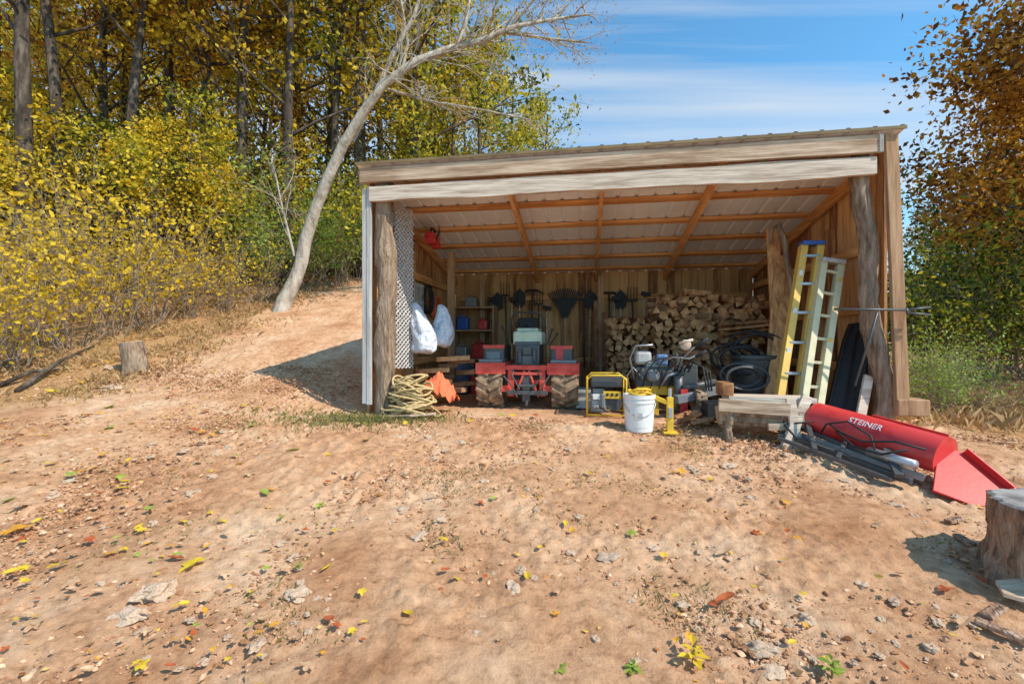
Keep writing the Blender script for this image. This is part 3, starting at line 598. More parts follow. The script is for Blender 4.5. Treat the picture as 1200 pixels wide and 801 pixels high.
l1,r1_=ladder(ext(t1,b1,.02),ext(t2,b2,.02),t1,t2,6,m_fibre,'yellow fibreglass stepladder with blue cap leaning folded on right wall',True,m_blue,.068)
for i in range(3):
    p=t1.lerp(b1,.2+.25*i)+V(0,-.018,0); build(MB().box(p,(.035,.004,.08),Matrix.Rotation(.15,3,'Y')),'warning_sticker',m_white,r1_[0])
b1=A(942,474,-.02);t1=A(966,306,.46);b2=A(961,476,-.02);t2=A(986,310,.46)
l2,r2_=ladder(ext(t1,b1,.02),ext(t2,b2,.02),t1,t2,7,m_alu,'pale grey aluminium ladder leaning between yellow ladder and right log post',False,m_mesh,.06)
for t in (.12,.34,.56): build(MB().box(t2.lerp(b2,t)+V(0,-.018,0),(.028,.004,.06),Matrix.Rotation(.13,3,'Y')),'warning_sticker',m_yellow,r2_[1])
for i,(x0,y0,x1,y1,v) in enumerate(((905,268,912,400,1.1),(915,300,905,420,1.0),(925,320,912,400,1.0))):
    a=A(x1,y1,v-.2); b=A(x0,y0,v+.1); a=ext(b,a,.03)
    build(MB().bar(a,b,.14-.02*i,.025,V(0,1,0)),'plank',m_plank_v,label=['tall brown plank leaning behind the yellow ladder','second brown plank leaning right of the tall one','short brown plank leaning nearest the yellow ladder'][i],cat='plank',bevel=.003)
pts=[A(903,285,1.0),A(904,268,1.0),A(912,263,1.0),A(920,285,.98),A(924,315,.95),A(929,350,.9)]
build(MB().tube(pts,[.025,.032,.035,.035,.03,.025],8,jit=.2),'bent_branch',m_bark,smooth=True,label='bent bark branch leaning at top behind the yellow ladder',cat='branch')
a=A(1002,495,.15); b=A(1018,375,.45); a2=A(965,488,.2); b2=A(992,380,.5)
mb=MB(); n=10;vs=[]
for j in range(n+1):
    t=j/n
    for k,(s,dv) in enumerate(((0,-.06),(.08,.02),(.35,.03),(.5,-.01),(.65,.03),(.92,.02),(1,-.06))):
        p=a2.lerp(a,s).lerp(b2.lerp(b,s),t); vs.append(p+V(0,dv-(.12*max(0,t-.8)*5*.3),0))
mb.add(vs,[(j*7+k,j*7+k+1,(j+1)*7+k+1,(j+1)*7+k) for j in range(n) for k in range(6)])
o=build(mb,'sled',m_black,label='black plastic sled standing on end beside the right log post',cat='sled',smooth=True); s_=o.modifiers.new('s','SOLIDIFY'); s_.thickness=.012
a=A(1006,500,.0); build(MB().bar(ext(A(1018,440,.1),a,-.02),A(1018,440,.1),.08,.03,V(0,1,0)),'plank',m_header,label='weathered plank leaning against the right log post',cat='plank',bevel=.003)
T=thing('long_handled_rake','dark steel rake laid level across the right log post','rake',A(1030,364,-.12))
build(MB().tube([A(978,362,-.1),A(1062,363,-.14)],.011),'handle',m_dark,T,smooth=True)
mb=MB().tube([A(1062,361,-.14),A(1064,368,-.14)],.012)
mb.tube([A(1062,363,-.14),A(1090,360,-.15)],.010).tube([A(1062,366,-.14),A(1090,369,-.15)],.010)
build(mb,'head',m_dark,T,smooth=True)
build(MB().tube([A(1028,366,-.12),A(1018,400,-.08),A(1002,452,-.05)],.010),'brace_rod',m_dark,T,smooth=True)

# ------------------------------------------------------------------ red attachment
P0=W(956,504,3.95); P1=W(1108,545,3.12); P0.z=g(P0.x,P0.y)+.21; P1.z=g(P1.x,P1.y)+.21
T=thing('blade_attachment','red drum shaped tractor attachment with white lettering lying on the dirt','attachment',(P0+P1)/2-V(0,0,.2),ID)
ax=(P1-P0).normalized(); fwd=(V(-P0.x,-P0.y,0)); fwd=(fwd-ax*fwd.dot(ax)).normalized(); upv=ax.cross(fwd); upv=upv if upv.z>0 else -upv
LEN=(P1-P0).length
def cylp(s,th,r): return P0+ax*s+(fwd*math.cos(th)+upv*math.sin(th))*r
RB=.145; vs=[];ns=16;nt_=28
for i in range(ns+1):
    for k in range(nt_+1):
        th=R(-45)+R(255)*k/nt_; vs.append(cylp(LEN*i/ns,th,RB*(1+.012*noise.noise(V(i*.6,k*.4,1)))))
mb=MB().add(vs,[(i*(nt_+1)+k,i*(nt_+1)+k+1,(i+1)*(nt_+1)+k+1,(i+1)*(nt_+1)+k) for i in range(ns) for k in range(nt_)])
for s in (0,LEN): 
    mb.add([cylp(s,R(-45)+R(255)*k/nt_,RB*.995) for k in range(nt_+1)],[tuple(range(nt_+1))])
o=build(mb,'moldboard',m_redworn,T); 
for f in o.data.polygons:
    if len(f.vertices)==4: f.use_smooth=True
pl=[W(1102,521,3.18),W(1132,527,3.12),W(1148,538,3.07),W(1179,580,2.94),W(1175,599,2.86),W(1140,590,2.86),W(1094,573,2.96),W(1098,550,3.04)]
nrm=(pl[2]-pl[0]).cross(pl[5]-pl[0]).normalized(); nrm=nrm if nrm.y>0 else -nrm
c0=sum(pl,V(0,0,0))/len(pl); pl=[p-nrm*(p-c0).dot(nrm) for p in pl]
build(MB().prism(pl,nrm*.018),'end_plate',m_red,T,bevel=.004)
build(MB().bar(pl[1],pl[3],.012,.09,nrm).bar(pl[3],pl[4],.012,.09,nrm),'plate_flange',m_redworn,T,bevel=.003)
q=lambda s,a,b:P0+ax*(s*LEN)+fwd*a+upv*b
build(MB().bar(q(0,.14,-.15),q(.98,.15,-.15),.05,.02,fwd),'cutting_edge',m_steel,T,bevel=.003)
mb=MB()
mb.bar(q(-.14,.22,-.17),q(.98,.30,-.17),.04,.04).bar(q(.05,.15,-.05),q(.3,.36,-.18),.035,.035).bar(q(.70,.15,-.04),q(.93,.36,-.15),.05,.03).bar(q(-.14,.13,-.09),q(.85,.20,-.12),.03,.03).bar(q(-.20,.05,-.1),q(-.05,.32,-.18),.05,.03).bar(q(-.17,.0,.02),q(-.12,.14,-.1),.05,.05).bar(q(-.05,.36,-.19),q(.9,.38,-.19),.03,.03).bar(q(.4,.16,-.08),q(.5,.37,-.18),.03,.03)
build(mb,'push_frame',m_dark,T,bevel=.004)
build(MB().tube([q(.62,.22,-.08),q(.97,.28,-.06)],.032,14),'hydraulic_ram',m_steel,T,smooth=True)
build(MB().tube([q(.25,.17,.02),q(.40,.25,.0),q(.58,.26,-.02),q(.8,.25,.05),q(.98,.22,.05)],.008).tube([q(.3,.15,-.02),q(.5,.22,-.08),q(.75,.3,-.06),q(.9,.28,.02)],.008).tube([q(-.1,.12,0),q(-.2,.2,.03),q(-.1,.26,-.08),q(.1,.32,-.15)],.009).tube([q(.2,.18,-.06),q(.28,.26,.03),q(.42,.22,.09),q(.6,.20,.03),q(.7,.26,-.08)],.007).tube([q(-.2,.1,.05),q(-.28,.16,-.02),q(-.2,.26,-.12),q(-.05,.24,-.06),q(.1,.18,.0)],.008),'hose',m_black,T,smooth=True)
build(MB().bar(q(.45,-.02,.152),q(.98,-.02,.148),.02,.02),'top_rib',m_red,T,bevel=.002)
cu=bpy.data.curves.new('txt','FONT'); cu.body='STEINER'; cu.size=.085; cu.align_x='CENTER'; cu.offset=.001; cu.space_character=1.05
to=bpy.data.objects.new('txt',cu); C.objects.link(to); bpy.context.view_layer.update()
tm=bpy.data.meshes.new_from_object(to.evaluated_get(bpy.context.evaluated_depsgraph_get())); bpy.data.objects.remove(to)
mb=MB(); mb.add([cylp(LEN*.49+v.co.x*.72,R(40)+(v.co.y-.03)*.78/RB,RB+.005) for v in tm.vertices],[tuple(p.vertices) for p in tm.polygons]); build(mb,'lettering',m_white,T)

# ------------------------------------------------------------------ stumps
def stump(x,y,r,h,label,tilt=0,seed=0,mat=m_bark,cut=m_sawn,rg=1):
    z=g(x,y)-.05; T=thing('tree_stump',label,'stump',(x,y,z),ID); mb=MB(); n=60; rows=16; vs=[]
    for j in range(rows+1):
        t=j/rows
        for i in range(n):
            a=2*math.pi*i/n; q=r*(1+.28*(1-t)**3*(.6+.6*math.sin(a*4+seed))+.10*noise.noise(V(math.cos(a)*2,math.sin(a)*2,t*1.5+seed))+rg*.06*noise.noise(V(math.cos(a)*9,math.sin(a)*9,t*3+seed))+rg*.03*noise.noise(V(math.cos(a)*20,math.sin(a)*20,t*8)))
            vs.append(V(x+q*math.cos(a)+tilt*t*h,y+q*math.sin(a),z+(h+.05)*t- (0 if j<rows else tilt*.8*q*math.cos(a)) + (.0 if j<rows else .012*noise.noise(V(a,seed,0)))))
    mb.add(vs,[(j*n+i,j*n+(i+1)%n,(j+1)*n+(i+1)%n,(j+1)*n+i) for j in range(rows) for i in range(n)]); build(mb,'trunk',mat,T,smooth=True)
    top=vs[-n:]; c=sum(top,V(0,0,0))/n; mb=MB(); mb.add([c+V(0,0,.012)]+[c+(p-c)*.94+V(0,0,.008) for p in top]+[p+V(0,0,-.004) for p in top],[(0,1+i,1+(i+1)%n) for i in range(n)]+[(1+i,1+n+i,1+n+(i+1)%n,1+(i+1)%n) for i in range(n)]); build(mb,'cut_face',cut,T)
    return T,c
p=Gp(161,434); stump(p.x,p.y,.14,.38,'small brown tilted stump standing on the left slope below the bushes',-.22,3,m_bark,m_sawn)
stump(2.60,2.10,.28,.40,'large sawn stump at the right edge of the dirt yard',0,1,m_redbark,m_greysawn,2)
p=Gp(1188,712); build(MB().prism([p+V(-.07,-.02,.05),p+V(.0,-.06,.04),p+V(.10,-.03,.06),p+V(.08,.05,.08),p+V(-.03,.05,.07)],(0,0,.02)),'slab',m_header2,frame=ID,label='pale flat slab resting at the base of the large right stump',cat='slab',bevel=.004)
for i,(px,py,l,rz) in enumerate(((1165,725,.07,.4),(1130,640,.05,1.5),(1175,750,.08,2.2),(1118,615,.05,.2))):
    p=Gp(px,py); d=V(math.cos(rz),math.sin(rz),.1)*l; build(MB().bar(p-d+V(0,0,.03),p+d+V(0,0,.03),.045,.02),'bark_chip',m_redbark,frame=ID,label='chip of bark lying on the dirt beside the large right stump',cat='bark',group='bark chips by the right stump',bevel=.006)

# ------------------------------------------------------------------ vegetation
def leafarr(cent,size,flat=False,wr=.62):
    N_=len(cent); a=rng.normal(size=(N_,3)) 
    if flat: a[:,2]*=.15
    a/=np.linalg.norm(a,axis=1)[:,None]; b=rng.normal(size=(N_,3))
    if flat: b[:,2]*=.2
    b-=a*(a*b).sum(1)[:,None]; b/=np.linalg.norm(b,axis=1)[:,None]
    Ls=(size*rng.uniform(.6,1.3,N_))[:,None]; n=np.cross(a,b)
    v=np.stack([cent-a*Ls*.5,cent-a*Ls*.05+b*Ls*wr*.5+n*Ls*.08,cent+a*Ls*.5,cent-a*Ls*.05-b*Ls*wr*.5+n*Ls*.08],1).reshape(-1,3)
    f=np.arange(N_*4).reshape(-1,4); return v,f
def leafmesh(name,cent,size,mat,flat=False):
    v,f=leafarr(np.array(cent),size,flat); me=bpy.data.meshes.new(name); me.from_pydata(v.tolist(),[],f.tolist()); me.materials.append(mat); return me
def rv(s=1): return V(random.gauss(0,s),random.gauss(0,s),random.gauss(0,s))
def branch(mb,tips,p,d,Lb,r,depth,n=5,grav=.0,wob=.25):
    pts=[p.copy()];rs=[r];q=p.copy();dd=d.normalized()
    for i in range(n):
        dd=(dd+rv(wob*.5)+V(0,0,grav)).normalized(); q=q+dd*(Lb/n); pts.append(q.copy()); rs.append(max(.003,r*(1-.8*(i+1)/n)))
        if depth>0 and i>=1:
            for _ in range(random.choice([1,1,2])):
                sd=(dd+rv(.6)).normalized(); branch(mb,tips,q,sd,Lb*random.uniform(.4,.65),rs[-1]*.65,depth-1,4,grav,wob)
        if depth<=1: tips.append((q.copy(),Lb))
    mb.tube(pts,rs,6 if r>.03 else 4,False)
def treemesh(H,r,t0,nb,blen,lsize,nleaf,sig,up=.5,lean=0,pw=2):
    mb=MB();tips=[];pts=[];rs=[];n=10
    for i in range(n+1):
        t=i/n; pts.append(V(lean*t*H+.25*noise.noise(V(t*2,H,r*9))*t*H*.14,.25*noise.noise(V(t*2,H+5,r*9))*t*H*.1,-.3+t*(H+.3))); rs.append(r*(1.25 if i==0 else 1)*(1-.8*t)+.01)
    mb.tube(pts,rs,9,False,jit=.15)
    for k in range(nb):
        t=t0+(1-t0)*(k+random.random())/nb; i=min(n-1,int(t*n)); p=pts[i].lerp(pts[i+1],t*n-i)
        a=random.uniform(0,6.28); d=V(math.cos(a),math.sin(a),up+.4*t); branch(mb,tips,p,d,blen*(1.15-.75*(t-t0)/(1-t0)),rs[i]*.4,1,4,.03)
    me=mkmesh('trunk',mb,m_barkdark,smooth=True)
    T=np.array([tuple(p) for p,_ in tips]); wt=rng.random(len(T))**pw; wt/=wt.sum(); idx=rng.choice(len(T),nleaf,p=wt); cent=T[idx]+rng.normal(size=(nleaf,3))*np.array([sig,sig,sig*.6])
    return me,leafmesh('crown',cent,lsize,L_gold)
def mktree(name,me1,me2,loc,rz,s,label,cat='tree',group=None,lm=None,bm_=None):
    o=bpy.data.objects.new(name,None); C.objects.link(o); o.location=loc; o.rotation_euler=(0,0,rz); o.scale=(s,s,s); tag(o,label,cat,group)
    for nm,me,mt in(('trunk' if cat=='tree' else 'stems',me1,bm_),('crown' if cat=='tree' else 'foliage',me2,lm)):
        c=bpy.data.objects.new(nm,me); C.objects.link(c); c.parent=o
        if mt: c.material_slots[0].link='OBJECT'; c.material_slots[0].material=mt
    return o
tall=[treemesh(13,.16,.32,20,3.2,.17,4600,.28,pw=3),treemesh(15,.19,.42,18,3.4,.18,4600,.30,pw=3),treemesh(11,.13,.30,16,2.8,.16,4200,.27,lean=.05,pw=3),treemesh(14,.15,.48,15,3.0,.17,4200,.28,lean=-.06,pw=3)]
sap=[treemesh(6,.045,.3,14,1.7,.12,2000,.18,pw=3),treemesh(5,.04,.25,12,1.5,.12,1700,.18,lean=.1,pw=3)]
def shrubmesh(H,ns,nleaf,lsize,sg=.10):
    mb=MB();tips=[]
    for k in range(ns):
        a=random.uniform(0,6.28); branch(mb,tips,V(.12*math.cos(a),.12*math.sin(a),-.05),V(.45*math.cos(a),.45*math.sin(a),1),H*random.uniform(.7,1.1),.014,1,6,.0,.3)
    me=mkmesh('stems',mb,m_twig); T=np.array([tuple(p) for p,_ in tips]); T=T[T[:,2]>H*.3]; wt=rng.random(len(T))**2; wt/=wt.sum(); idx=rng.choice(len(T),nleaf,p=wt); cent=T[idx]+rng.normal(size=(nleaf,3))*sg
    return me,leafmesh('foliage',cent,lsize,L_gold)
shr=[shrubmesh(2.0,14,700,.095),shrubmesh(1.6,13,480,.09),shrubmesh(2.4,14,800,.10)]
shd=[shrubmesh(2.0,10,2600,.08,.16),shrubmesh(2.4,10,3000,.085,.18)]
def wl(px,Y): x=(px-CX)/F*Y; return (x,Y,g(x,Y)-.05)
sig=[(335,13,0,L_gold,'dark straight trunked tree, thickest on the slope above the leaning tree'),(240,14,1,L_yg,'dark trunked yellow green tree left of the leaning tree'),
(388,15,3,L_gold,'slim gold leaved tree right behind the leaning trunk'),(140,12,3,L_gold,'tall gold tree rising above the left bushes'),(30,10.5,1,L_orange,'tall brown leaved tree at the left edge of the woods'),(78,11.5,3,L_gold,'straight dark trunked tree between the brown leaved tree and the tall gold tree')]
for i,(px,Y,k,lm,lb) in enumerate(sig): mktree('forest_tree',*tall[k],wl(px,Y),i*1.3,1,lb,lm=lm)
fl=[('gold leaved tree in the wooded slope on the left',L_gold),('yellow green leaved tree in the wooded slope on the left',L_yg),('orange brown leaved tree in the wooded slope on the left',L_orange)]
for i in range(40):
    Y=random.uniform(13,32); px=-120+680*((i*.618)%1); k=random.choice([0,0,0,1,2,2]) if px<380 else random.choice([1,1,0])
    mktree('forest_tree',*random.choice(tall),wl(px,Y),random.uniform(0,6.28),random.uniform(.85,1.15),fl[k][0],group=fl[k][0].replace('tree','trees'),lm=fl[k][1])
for px,Y,s in((560,17,.72),(600,19,.74),(640,21,.76),(520,15,.8),(480,18,1),(672,24,.74),(650,27,.82),(580,26,.9),(690,28,.70)):
    mktree('forest_tree',*random.choice(tall[:3]),wl(px,Y),random.uniform(0,6.28),s,'green and yellow tree showing above the left half of the shed roof',group='trees above the shed roof',lm=L_yg)
for i in range(18):
    Y=random.uniform(10,15); px=-60+460*((i*.618)%1)
    if 300<px<430 and Y<12: continue
    k=random.choice([0,0,1])
    mktree('sapling',*random.choice(sap),wl(px,Y),random.uniform(0,6.28),random.uniform(.7,1.0),['gold leaved sapling under the tall trees','yellow green sapling under the tall trees'][k],group=['gold saplings in the woods','yellow green saplings in the woods'][k],lm=[L_shrub,L_yg][k])
for i,(px,Y) in enumerate(((-40,5.9),(20,6.4),(85,7.2),(55,8.2),(130,7.8),(175,8.6),(150,9.6),(225,9.2),(265,9.8),(215,10.6),(300,10.6),(10,8.8),(-40,7.5),(95,9.6),(250,11.4))):
    k=0 if px<230 else random.choice([0,1])
    mktree('shrub',*random.choice(shr),wl(px,Y),random.uniform(0,6.28),random.uniform(.7,1.0),['twiggy yellow leaved bush along the left edge of the dirt yard','yellow green bush along the left edge of the dirt track'][k],'bush',['yellow bushes on the left','yellow green bushes on the left'][k],[L_shrub,L_yg][k])
for i,(px,Y) in enumerate(((365,12.5),(395,13),(418,13.6),(380,14.5),(335,13),(435,14))):
    mktree('shrub',*shd[i%2],wl(px,Y),random.uniform(0,6.28),random.uniform(1,1.3),'green bush between the leaning tree and the shed','bush','green bushes behind the track',L_yg if i%2 else L_bright)
for i,(px,Y) in enumerate(((0,11),(60,12.5),(120,13.5),(180,13),(240,15),(300,15.5),(350,17),(420,18),(30,16),(200,18))):
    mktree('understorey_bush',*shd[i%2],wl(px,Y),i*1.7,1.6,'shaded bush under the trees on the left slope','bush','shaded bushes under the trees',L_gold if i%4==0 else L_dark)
# right side
ot=treemesh(9,.13,.22,24,2.6,.14,15000,.45,pw=.7)
rt=[(1305,8,.98,'orange brown tree overhanging the top right of the yard'),(1225,13,.88,'rusty orange tree behind the overhanging one on the right'),(1262,10,.94,'orange brown tree between the two rusty ones on the right')]
for px,Y,s,lb in rt: mktree('forest_tree',*ot,wl(px,Y),2.2+px,s,lb,lm=L_orange)
for i,(px,Y,s) in enumerate(((1110,20,.42),(1150,17,.48),(1190,16,.55),(1240,18,.6),(1085,26,.5),(1130,30,.55),(1180,28,.6),(1290,20,.7),(1215,13,.45),(1175,13,.36))):
    mktree('forest_tree',*(tall[i%3] if i<8 else ot),wl(px,Y),random.uniform(0,6.28),s,'green tree beyond the right side of the shed',group='green trees on the right',lm=L_green if i%2 else L_yg)
for i,(px,Y,s) in enumerate(((1100,11,.9),(1140,10,1.1),(1180,9.5,1.2),(1220,9,1.3),(1120,13,1.2),(1165,12,1.4),(1085,14,1.2),(1210,11.5,1.5),(1240,14,1.6),(1150,15,1.7),(1190,8.5,.9))):
    mktree('shrub',*shd[i%2],wl(px,Y),random.uniform(0,6.28),s,'green bush behind the right corner of the shed','bush','green bushes on the right',[L_green,L_yg,L_green][i%3])
for i,(px,Y,s) in enumerate(((1085,5.3,.34),(1105,4.9,.38),(1128,5.2,.34),(1095,5.9,.42),(1115,5.5,.38),(1080,4.9,.3))):
    mktree('weed',*shr[i%3],wl(px,Y),i*2,s,'bright green leafy weed beside the right corner of the shed','plant','bright green weeds',L_bright)
# the leaning tree
base=Gp(330,366); Y0=base.y
tp_=[(326,372,11.5),(330,352,9),(341,325,7.6),(347,305,7.2),(352,280,7.2),(366,243,6.6),(385,205,6.0),(405,170,5.6),(430,135,5.2),(455,105,4.8),(490,80,4.2),(530,63,3.8),(565,50,3.2),(600,30,2.6),(640,18,1.9),(690,8,1.2)]
mb=MB();tips=[]
pts=[W(x,y,Y0) for x,y,_ in tp_]; pts[0].z-=.15
for i,p in enumerate(pts): p.y+=.25*math.sin(i*.5)
rs=[w/F*Y0 for _,_,w in tp_]; mb.tube(pts,rs,12,False,jit=.12)
sub=[[(412,165,4),(440,110,3.2),(462,60,2.8),(485,20,2.4),(500,-30,2)],[(530,63,2.8),(545,30,2.3),(552,-10,1.5)],[(455,105,2.0),(500,118,1.6),(560,128,1.3),(620,140,.9)],[(345,300,1.6),(330,240,1.2),(322,200,.8)],[(590,38,2),(640,45,1.6),(690,50,1)],[(600,30,2),(625,0,1.6),(660,-25,1)],[(470,92,2.2),(478,50,1.8),(470,0,1.2)]]
for sb in sub:
    pp=[W(x,y,Y0+.2) for x,y,_ in sb]; rr=[w/F*Y0 for _,_,w in sb]; mb.tube(pp,rr,7,False)
    for i in range(1,len(pp)):
        for _ in range(4): branch(mb,tips,pp[i-1].lerp(pp[i],random.random()),(pp[i]-pp[i-1]).normalized()+rv(.5),random.uniform(.6,1.3),.014,1,4,0,.3)
for i in range(10,len(pts)):
    for _ in range(9): branch(mb,tips,pts[i-1].lerp(pts[i],random.random()),V(.5,0,.4)+rv(.5),random.uniform(.8,1.7),.018,1,4,0,.3)
T=thing('leaning_tree','pale trunked leaning tree arching over the track toward the shed roof','tree',base,ID)
build(mb,'trunk',m_barktree,T,smooth=True)
TT=np.array([tuple(p-base) for p,_ in tips]); cent=TT[rng.integers(0,len(TT),2200)]+rng.normal(size=(2200,3))*.12
c=bpy.data.objects.new('crown',leafmesh('crown',cent,.055,L_orange)); C.objects.link(c); c.parent=T
for i,(x0,y0,x1,y1) in enumerate(((0,455,70,438),(20,462,110,410))):
    a=Gp(x0,y0);b=Gp(x1,y1); build(MB().tube([a+V(0,0,.04),a.lerp(b,.5)+V(0,0,.12),b+V(0,0,.06)],[.03,.025,.012],7,jit=.2),'fallen_branch',m_barkdark,frame=ID,smooth=True,label=['thin fallen branch at the left edge under the bushes','longer fallen branch reaching toward the left stump'][i],cat='branch')
def mass(x0,x1,y0,y1,hh,n,mat,name,label,ls=.4):
    x=rng.uniform(x0,x1,n); y=rng.uniform(y0,y1,n); z=np.array([g(a,b) for a,b in zip(x,y)]); t=rng.random(n)
    h=np.array([hh*(.6+.5*noise.noise(V(a*.22,b*.22,2))) for a,b in zip(x,y)]); cent=np.stack([x,y,z+h*t],1)
    me=leafmesh(name,cent,ls,mat); o=bpy.data.objects.new(name,me); C.objects.link(o); tag(o,label,'woods',None,'stuff')
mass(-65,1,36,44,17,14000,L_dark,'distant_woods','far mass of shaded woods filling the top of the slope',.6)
mass(18,65,36,46,9,9000,L_green,'distant_woods','far mass of dark green woods beyond the right side of the shed')

# ------------------------------------------------------------------ grass, leaves, stones
def blades(pts,h,w,mat,name,label,cat):
    P=np.array(pts); n=len(P); hh=(h*rng.uniform(.4,1.3,n))[:,None]; a=rng.uniform(0,6.28,n); d=np.stack([np.cos(a),np.sin(a),0*a],1); l=rng.uniform(.1,.9,n)[:,None]; ll=rng.normal(size=(n,3))*.4; ll[:,2]=0
    v=np.stack([P-d*w,P+d*w,P+np.array([0,0,1])*hh*.6+ll*hh*.3+d*w*.7,P+np.array([0,0,1])*hh*(1-.3*l)+ll*hh],1).reshape(-1,3)
    f=np.arange(n*4).reshape(-1,4)
    me=bpy.data.meshes.new(name); me.from_pydata(v.tolist(),[],f.tolist()); me.materials.append(mat); o=bpy.data.objects.new(name,me); C.objects.link(o); tag(o,label,cat,None,'stuff')
def scat(n,fx,fy,cond=None):
    out=[]
    while len(out)<n:
        x=random.uniform(*fx);y=random.uniform(*fy)
        if cond is None or cond(x,y): out.append((x,y,g(x,y)-.005))
    return out
def lm_(x,y):
    edge=-4.8-.03*(y-6) if y>5.2 else -4.8-(5.2-y)*.6
    return x<edge+random.gauss(0,.25) and noise.noise(V(x*1.3,y*1.3,0))>-.2
blades(scat(12000,(-9,-3.9),(4.8,13),lm_),.11,.003,m_grass,'dry_grass','dry tan grass along the foot of the left bushes','grass')
def rc(x,y):
    _,u,v=g0(x,y); return u>WD+.2+random.random()*.5 and v>.1+random.random()*.4
blades(scat(26000,(3.4,10),(3.9,10),rc),.16,.0025,m_grass,'dry_grass','dry brown grass beyond the right corner of the shed','grass')
def pc(x,y): return math.hypot((x+1.6)*.7,(y-4.75)*1.6)<abs(random.gauss(0,.42))
blades(scat(3200,(-2.9,-.4),(3.9,5.3),pc),.06,.0022,m_greengrass,'grass_tuft','thin dry grass growing around foot of the left log post','grass')
def pm(x,y): return (noise.noise(V(x*1.7,y*1.7,31))>.28 or math.hypot(x-.45,(y-2.75)*1.3)<abs(random.gauss(0,.3))) and abs(x)<1.2*y
blades(scat(4200,(-3,4),(1.8,4.6),pm),.032,.0014,m_greengrass,'grass_tuft','faint short grass in patches on the dirt yard','grass')
def near(x,y):
    _,u,v=g0(x,y); return not(-.1<u<WD+.1 and v>0) and random.random()<(.12+.9*max(0,noise.noise(V(x*1.2,y*1.2,8))+.1)+(.5 if x<-3.2 else 0))
P=np.array(scat(8000,(-7,4.5),(1.5,7),near)); P[:,2]+=.026
o=bpy.data.objects.new('leaf_litter',leafmesh('leaf_litter',P,.028,L_ground,True)); C.objects.link(o); tag(o,'small dry leaf scraps strewn over the dirt','leaf litter',None,'stuff')
P=np.array(scat(12000,(-13,-3.8),(4.8,16),lm_)); P[:,2]+=.03
o=bpy.data.objects.new('leaf_litter',leafmesh('leaf_litter',P,.065,L_ground,True)); C.objects.link(o); tag(o,'thick fallen leaves under the woods on the left','leaf litter',None,'stuff')
ib=bmesh.new(); bmesh.ops.create_icosphere(ib,subdivisions=1,radius=1); iv=np.array([v.co[:] for v in ib.verts]); ifc=np.array([[v.index for v in f.verts] for f in ib.faces]); ib.free()
def nr(x,y):
    _,u,v=g0(x,y); return (v<.1 or u<0) and abs(x)<1.25*y+.3 and random.random()<(.28+max(0,noise.noise(V(x*1.6,y*1.6,3))*2))
P=np.array(scat(30000,(-6,5),(1.3,6.5),nr)); n=len(P)
sz=.0025+.014*rng.random(n)**5+.0010*P[:,1]; sc=rng.uniform(.5,1.3,(n,1,3))*sz[:,None,None]*np.array([1.15,1.15,.7]); jit=rng.uniform(.55,1.25,(n,12,1))
vv=(iv[None]*jit*sc+P[:,None,:]+np.array([0,0,.009])).reshape(-1,3); ff=(ifc[None]+np.arange(n)[:,None,None]*12).reshape(-1,3)
me=bpy.data.meshes.new('gravel'); me.from_pydata(vv.tolist(),[],ff.tolist()); me.materials.append(m_clod); o=bpy.data.objects.new('gravel',me); C.objects.link(o); tag(o,'small clods and gravel scattered over the dirt yard','gravel',None,'stuff')
rocks=[mkmesh('stone',MB().ico((0,0,0),(1,random.uniform(.6,.9),random.uniform(.28,.5)),3,.8,k,1.6),m_rock) for k in range(8)]
spots=[(185,698,28),(150,725,24),(712,655,14),(600,695,16),(610,672,9),(350,700,16),(855,547,10),(850,652,14),(893,765,20),(905,790,18),(490,632,12),(515,612,9),(226,580,10),(130,456,12),(130,432,9),(470,600,10),(345,655,9),(745,780,11),(800,710,10),(945,730,12),(1090,765,12),(560,745,10),(300,760,14),(250,560,8),(420,560,8),(540,520,8),(640,560,7),(590,790,12),(1010,690,10),(880,585,8),(690,770,9),(500,790,10)]
for i in range(190): spots.append((random.uniform(20,1150),random.uniform(505,795),random.uniform(3,8)))
for i,(px,py,s) in enumerate(spots):
    p=Gp(px,py); o=bpy.data.objects.new('stone',rocks[i%8]); C.objects.link(o); k=s*.85/F*p.y; o.location=p+V(0,0,k*.06+.006); o.scale=(k,k,k); o.rotation_euler=(random.uniform(-.2,.2),random.uniform(-.2,.2),random.uniform(0,6.28))
    lb={0:'flattest broad pale stone in the lower left of the yard',1:'pale stone just below the broadest one in the lower left',2:'upright tan stone in the middle of the yard',6:'pale stone on the dirt in front of the log bench',8:'large tan stone near the bottom right of the yard'}.get(i)
    tag(o,lb or 'tan stone half sunk in the dirt yard','stone',None if lb else 'stones in the dirt yard')
def maple():
    mb=MB(); n=30; vs=[V(0,0,.0)]
    for i in range(n):
        a=2*math.pi*i/n; r=.5+.5*abs(math.cos(a*2.5))**1.2*(1 if math.cos(a)>-.8 else .4); vs.append(V(r*math.cos(a),r*math.sin(a),.22*r*r*math.sin(a*2+1)+.1*random.random()))
    mb.add(vs,[(0,1+i,1+(i+1)%n) for i in range(n)]); mb.bar((-.4,0,.05),(-1.2,.1,.12),.03,.02); return mb
def oval():
    mb=MB(); n=12; vs=[V(0,0,-.05)]
    for i in range(n): a=2*math.pi*i/n; vs.append(V(math.cos(a),.5*math.sin(a)*(1-.2*math.cos(a)),.22*abs(math.sin(a))+.12*math.cos(a)**2))
    mb.add(vs,[(0,1+i,1+(i+1)%n) for i in range(n)]); mb.bar((-.9,0,.05),(-1.5,.1,.05),.03,.02); return mb
lms=[mkmesh('fallen_leaf',maple(),L_fy) for _ in range(3)]+[mkmesh('fallen_leaf',oval(),L_fy) for _ in range(2)]
cm={'y':(L_fy,'yellow'),'t':(L_fb,'tan'),'r':(L_fr,'dark red'),'o':(L_fo,'orange'),'g':(L_fg,'green')}
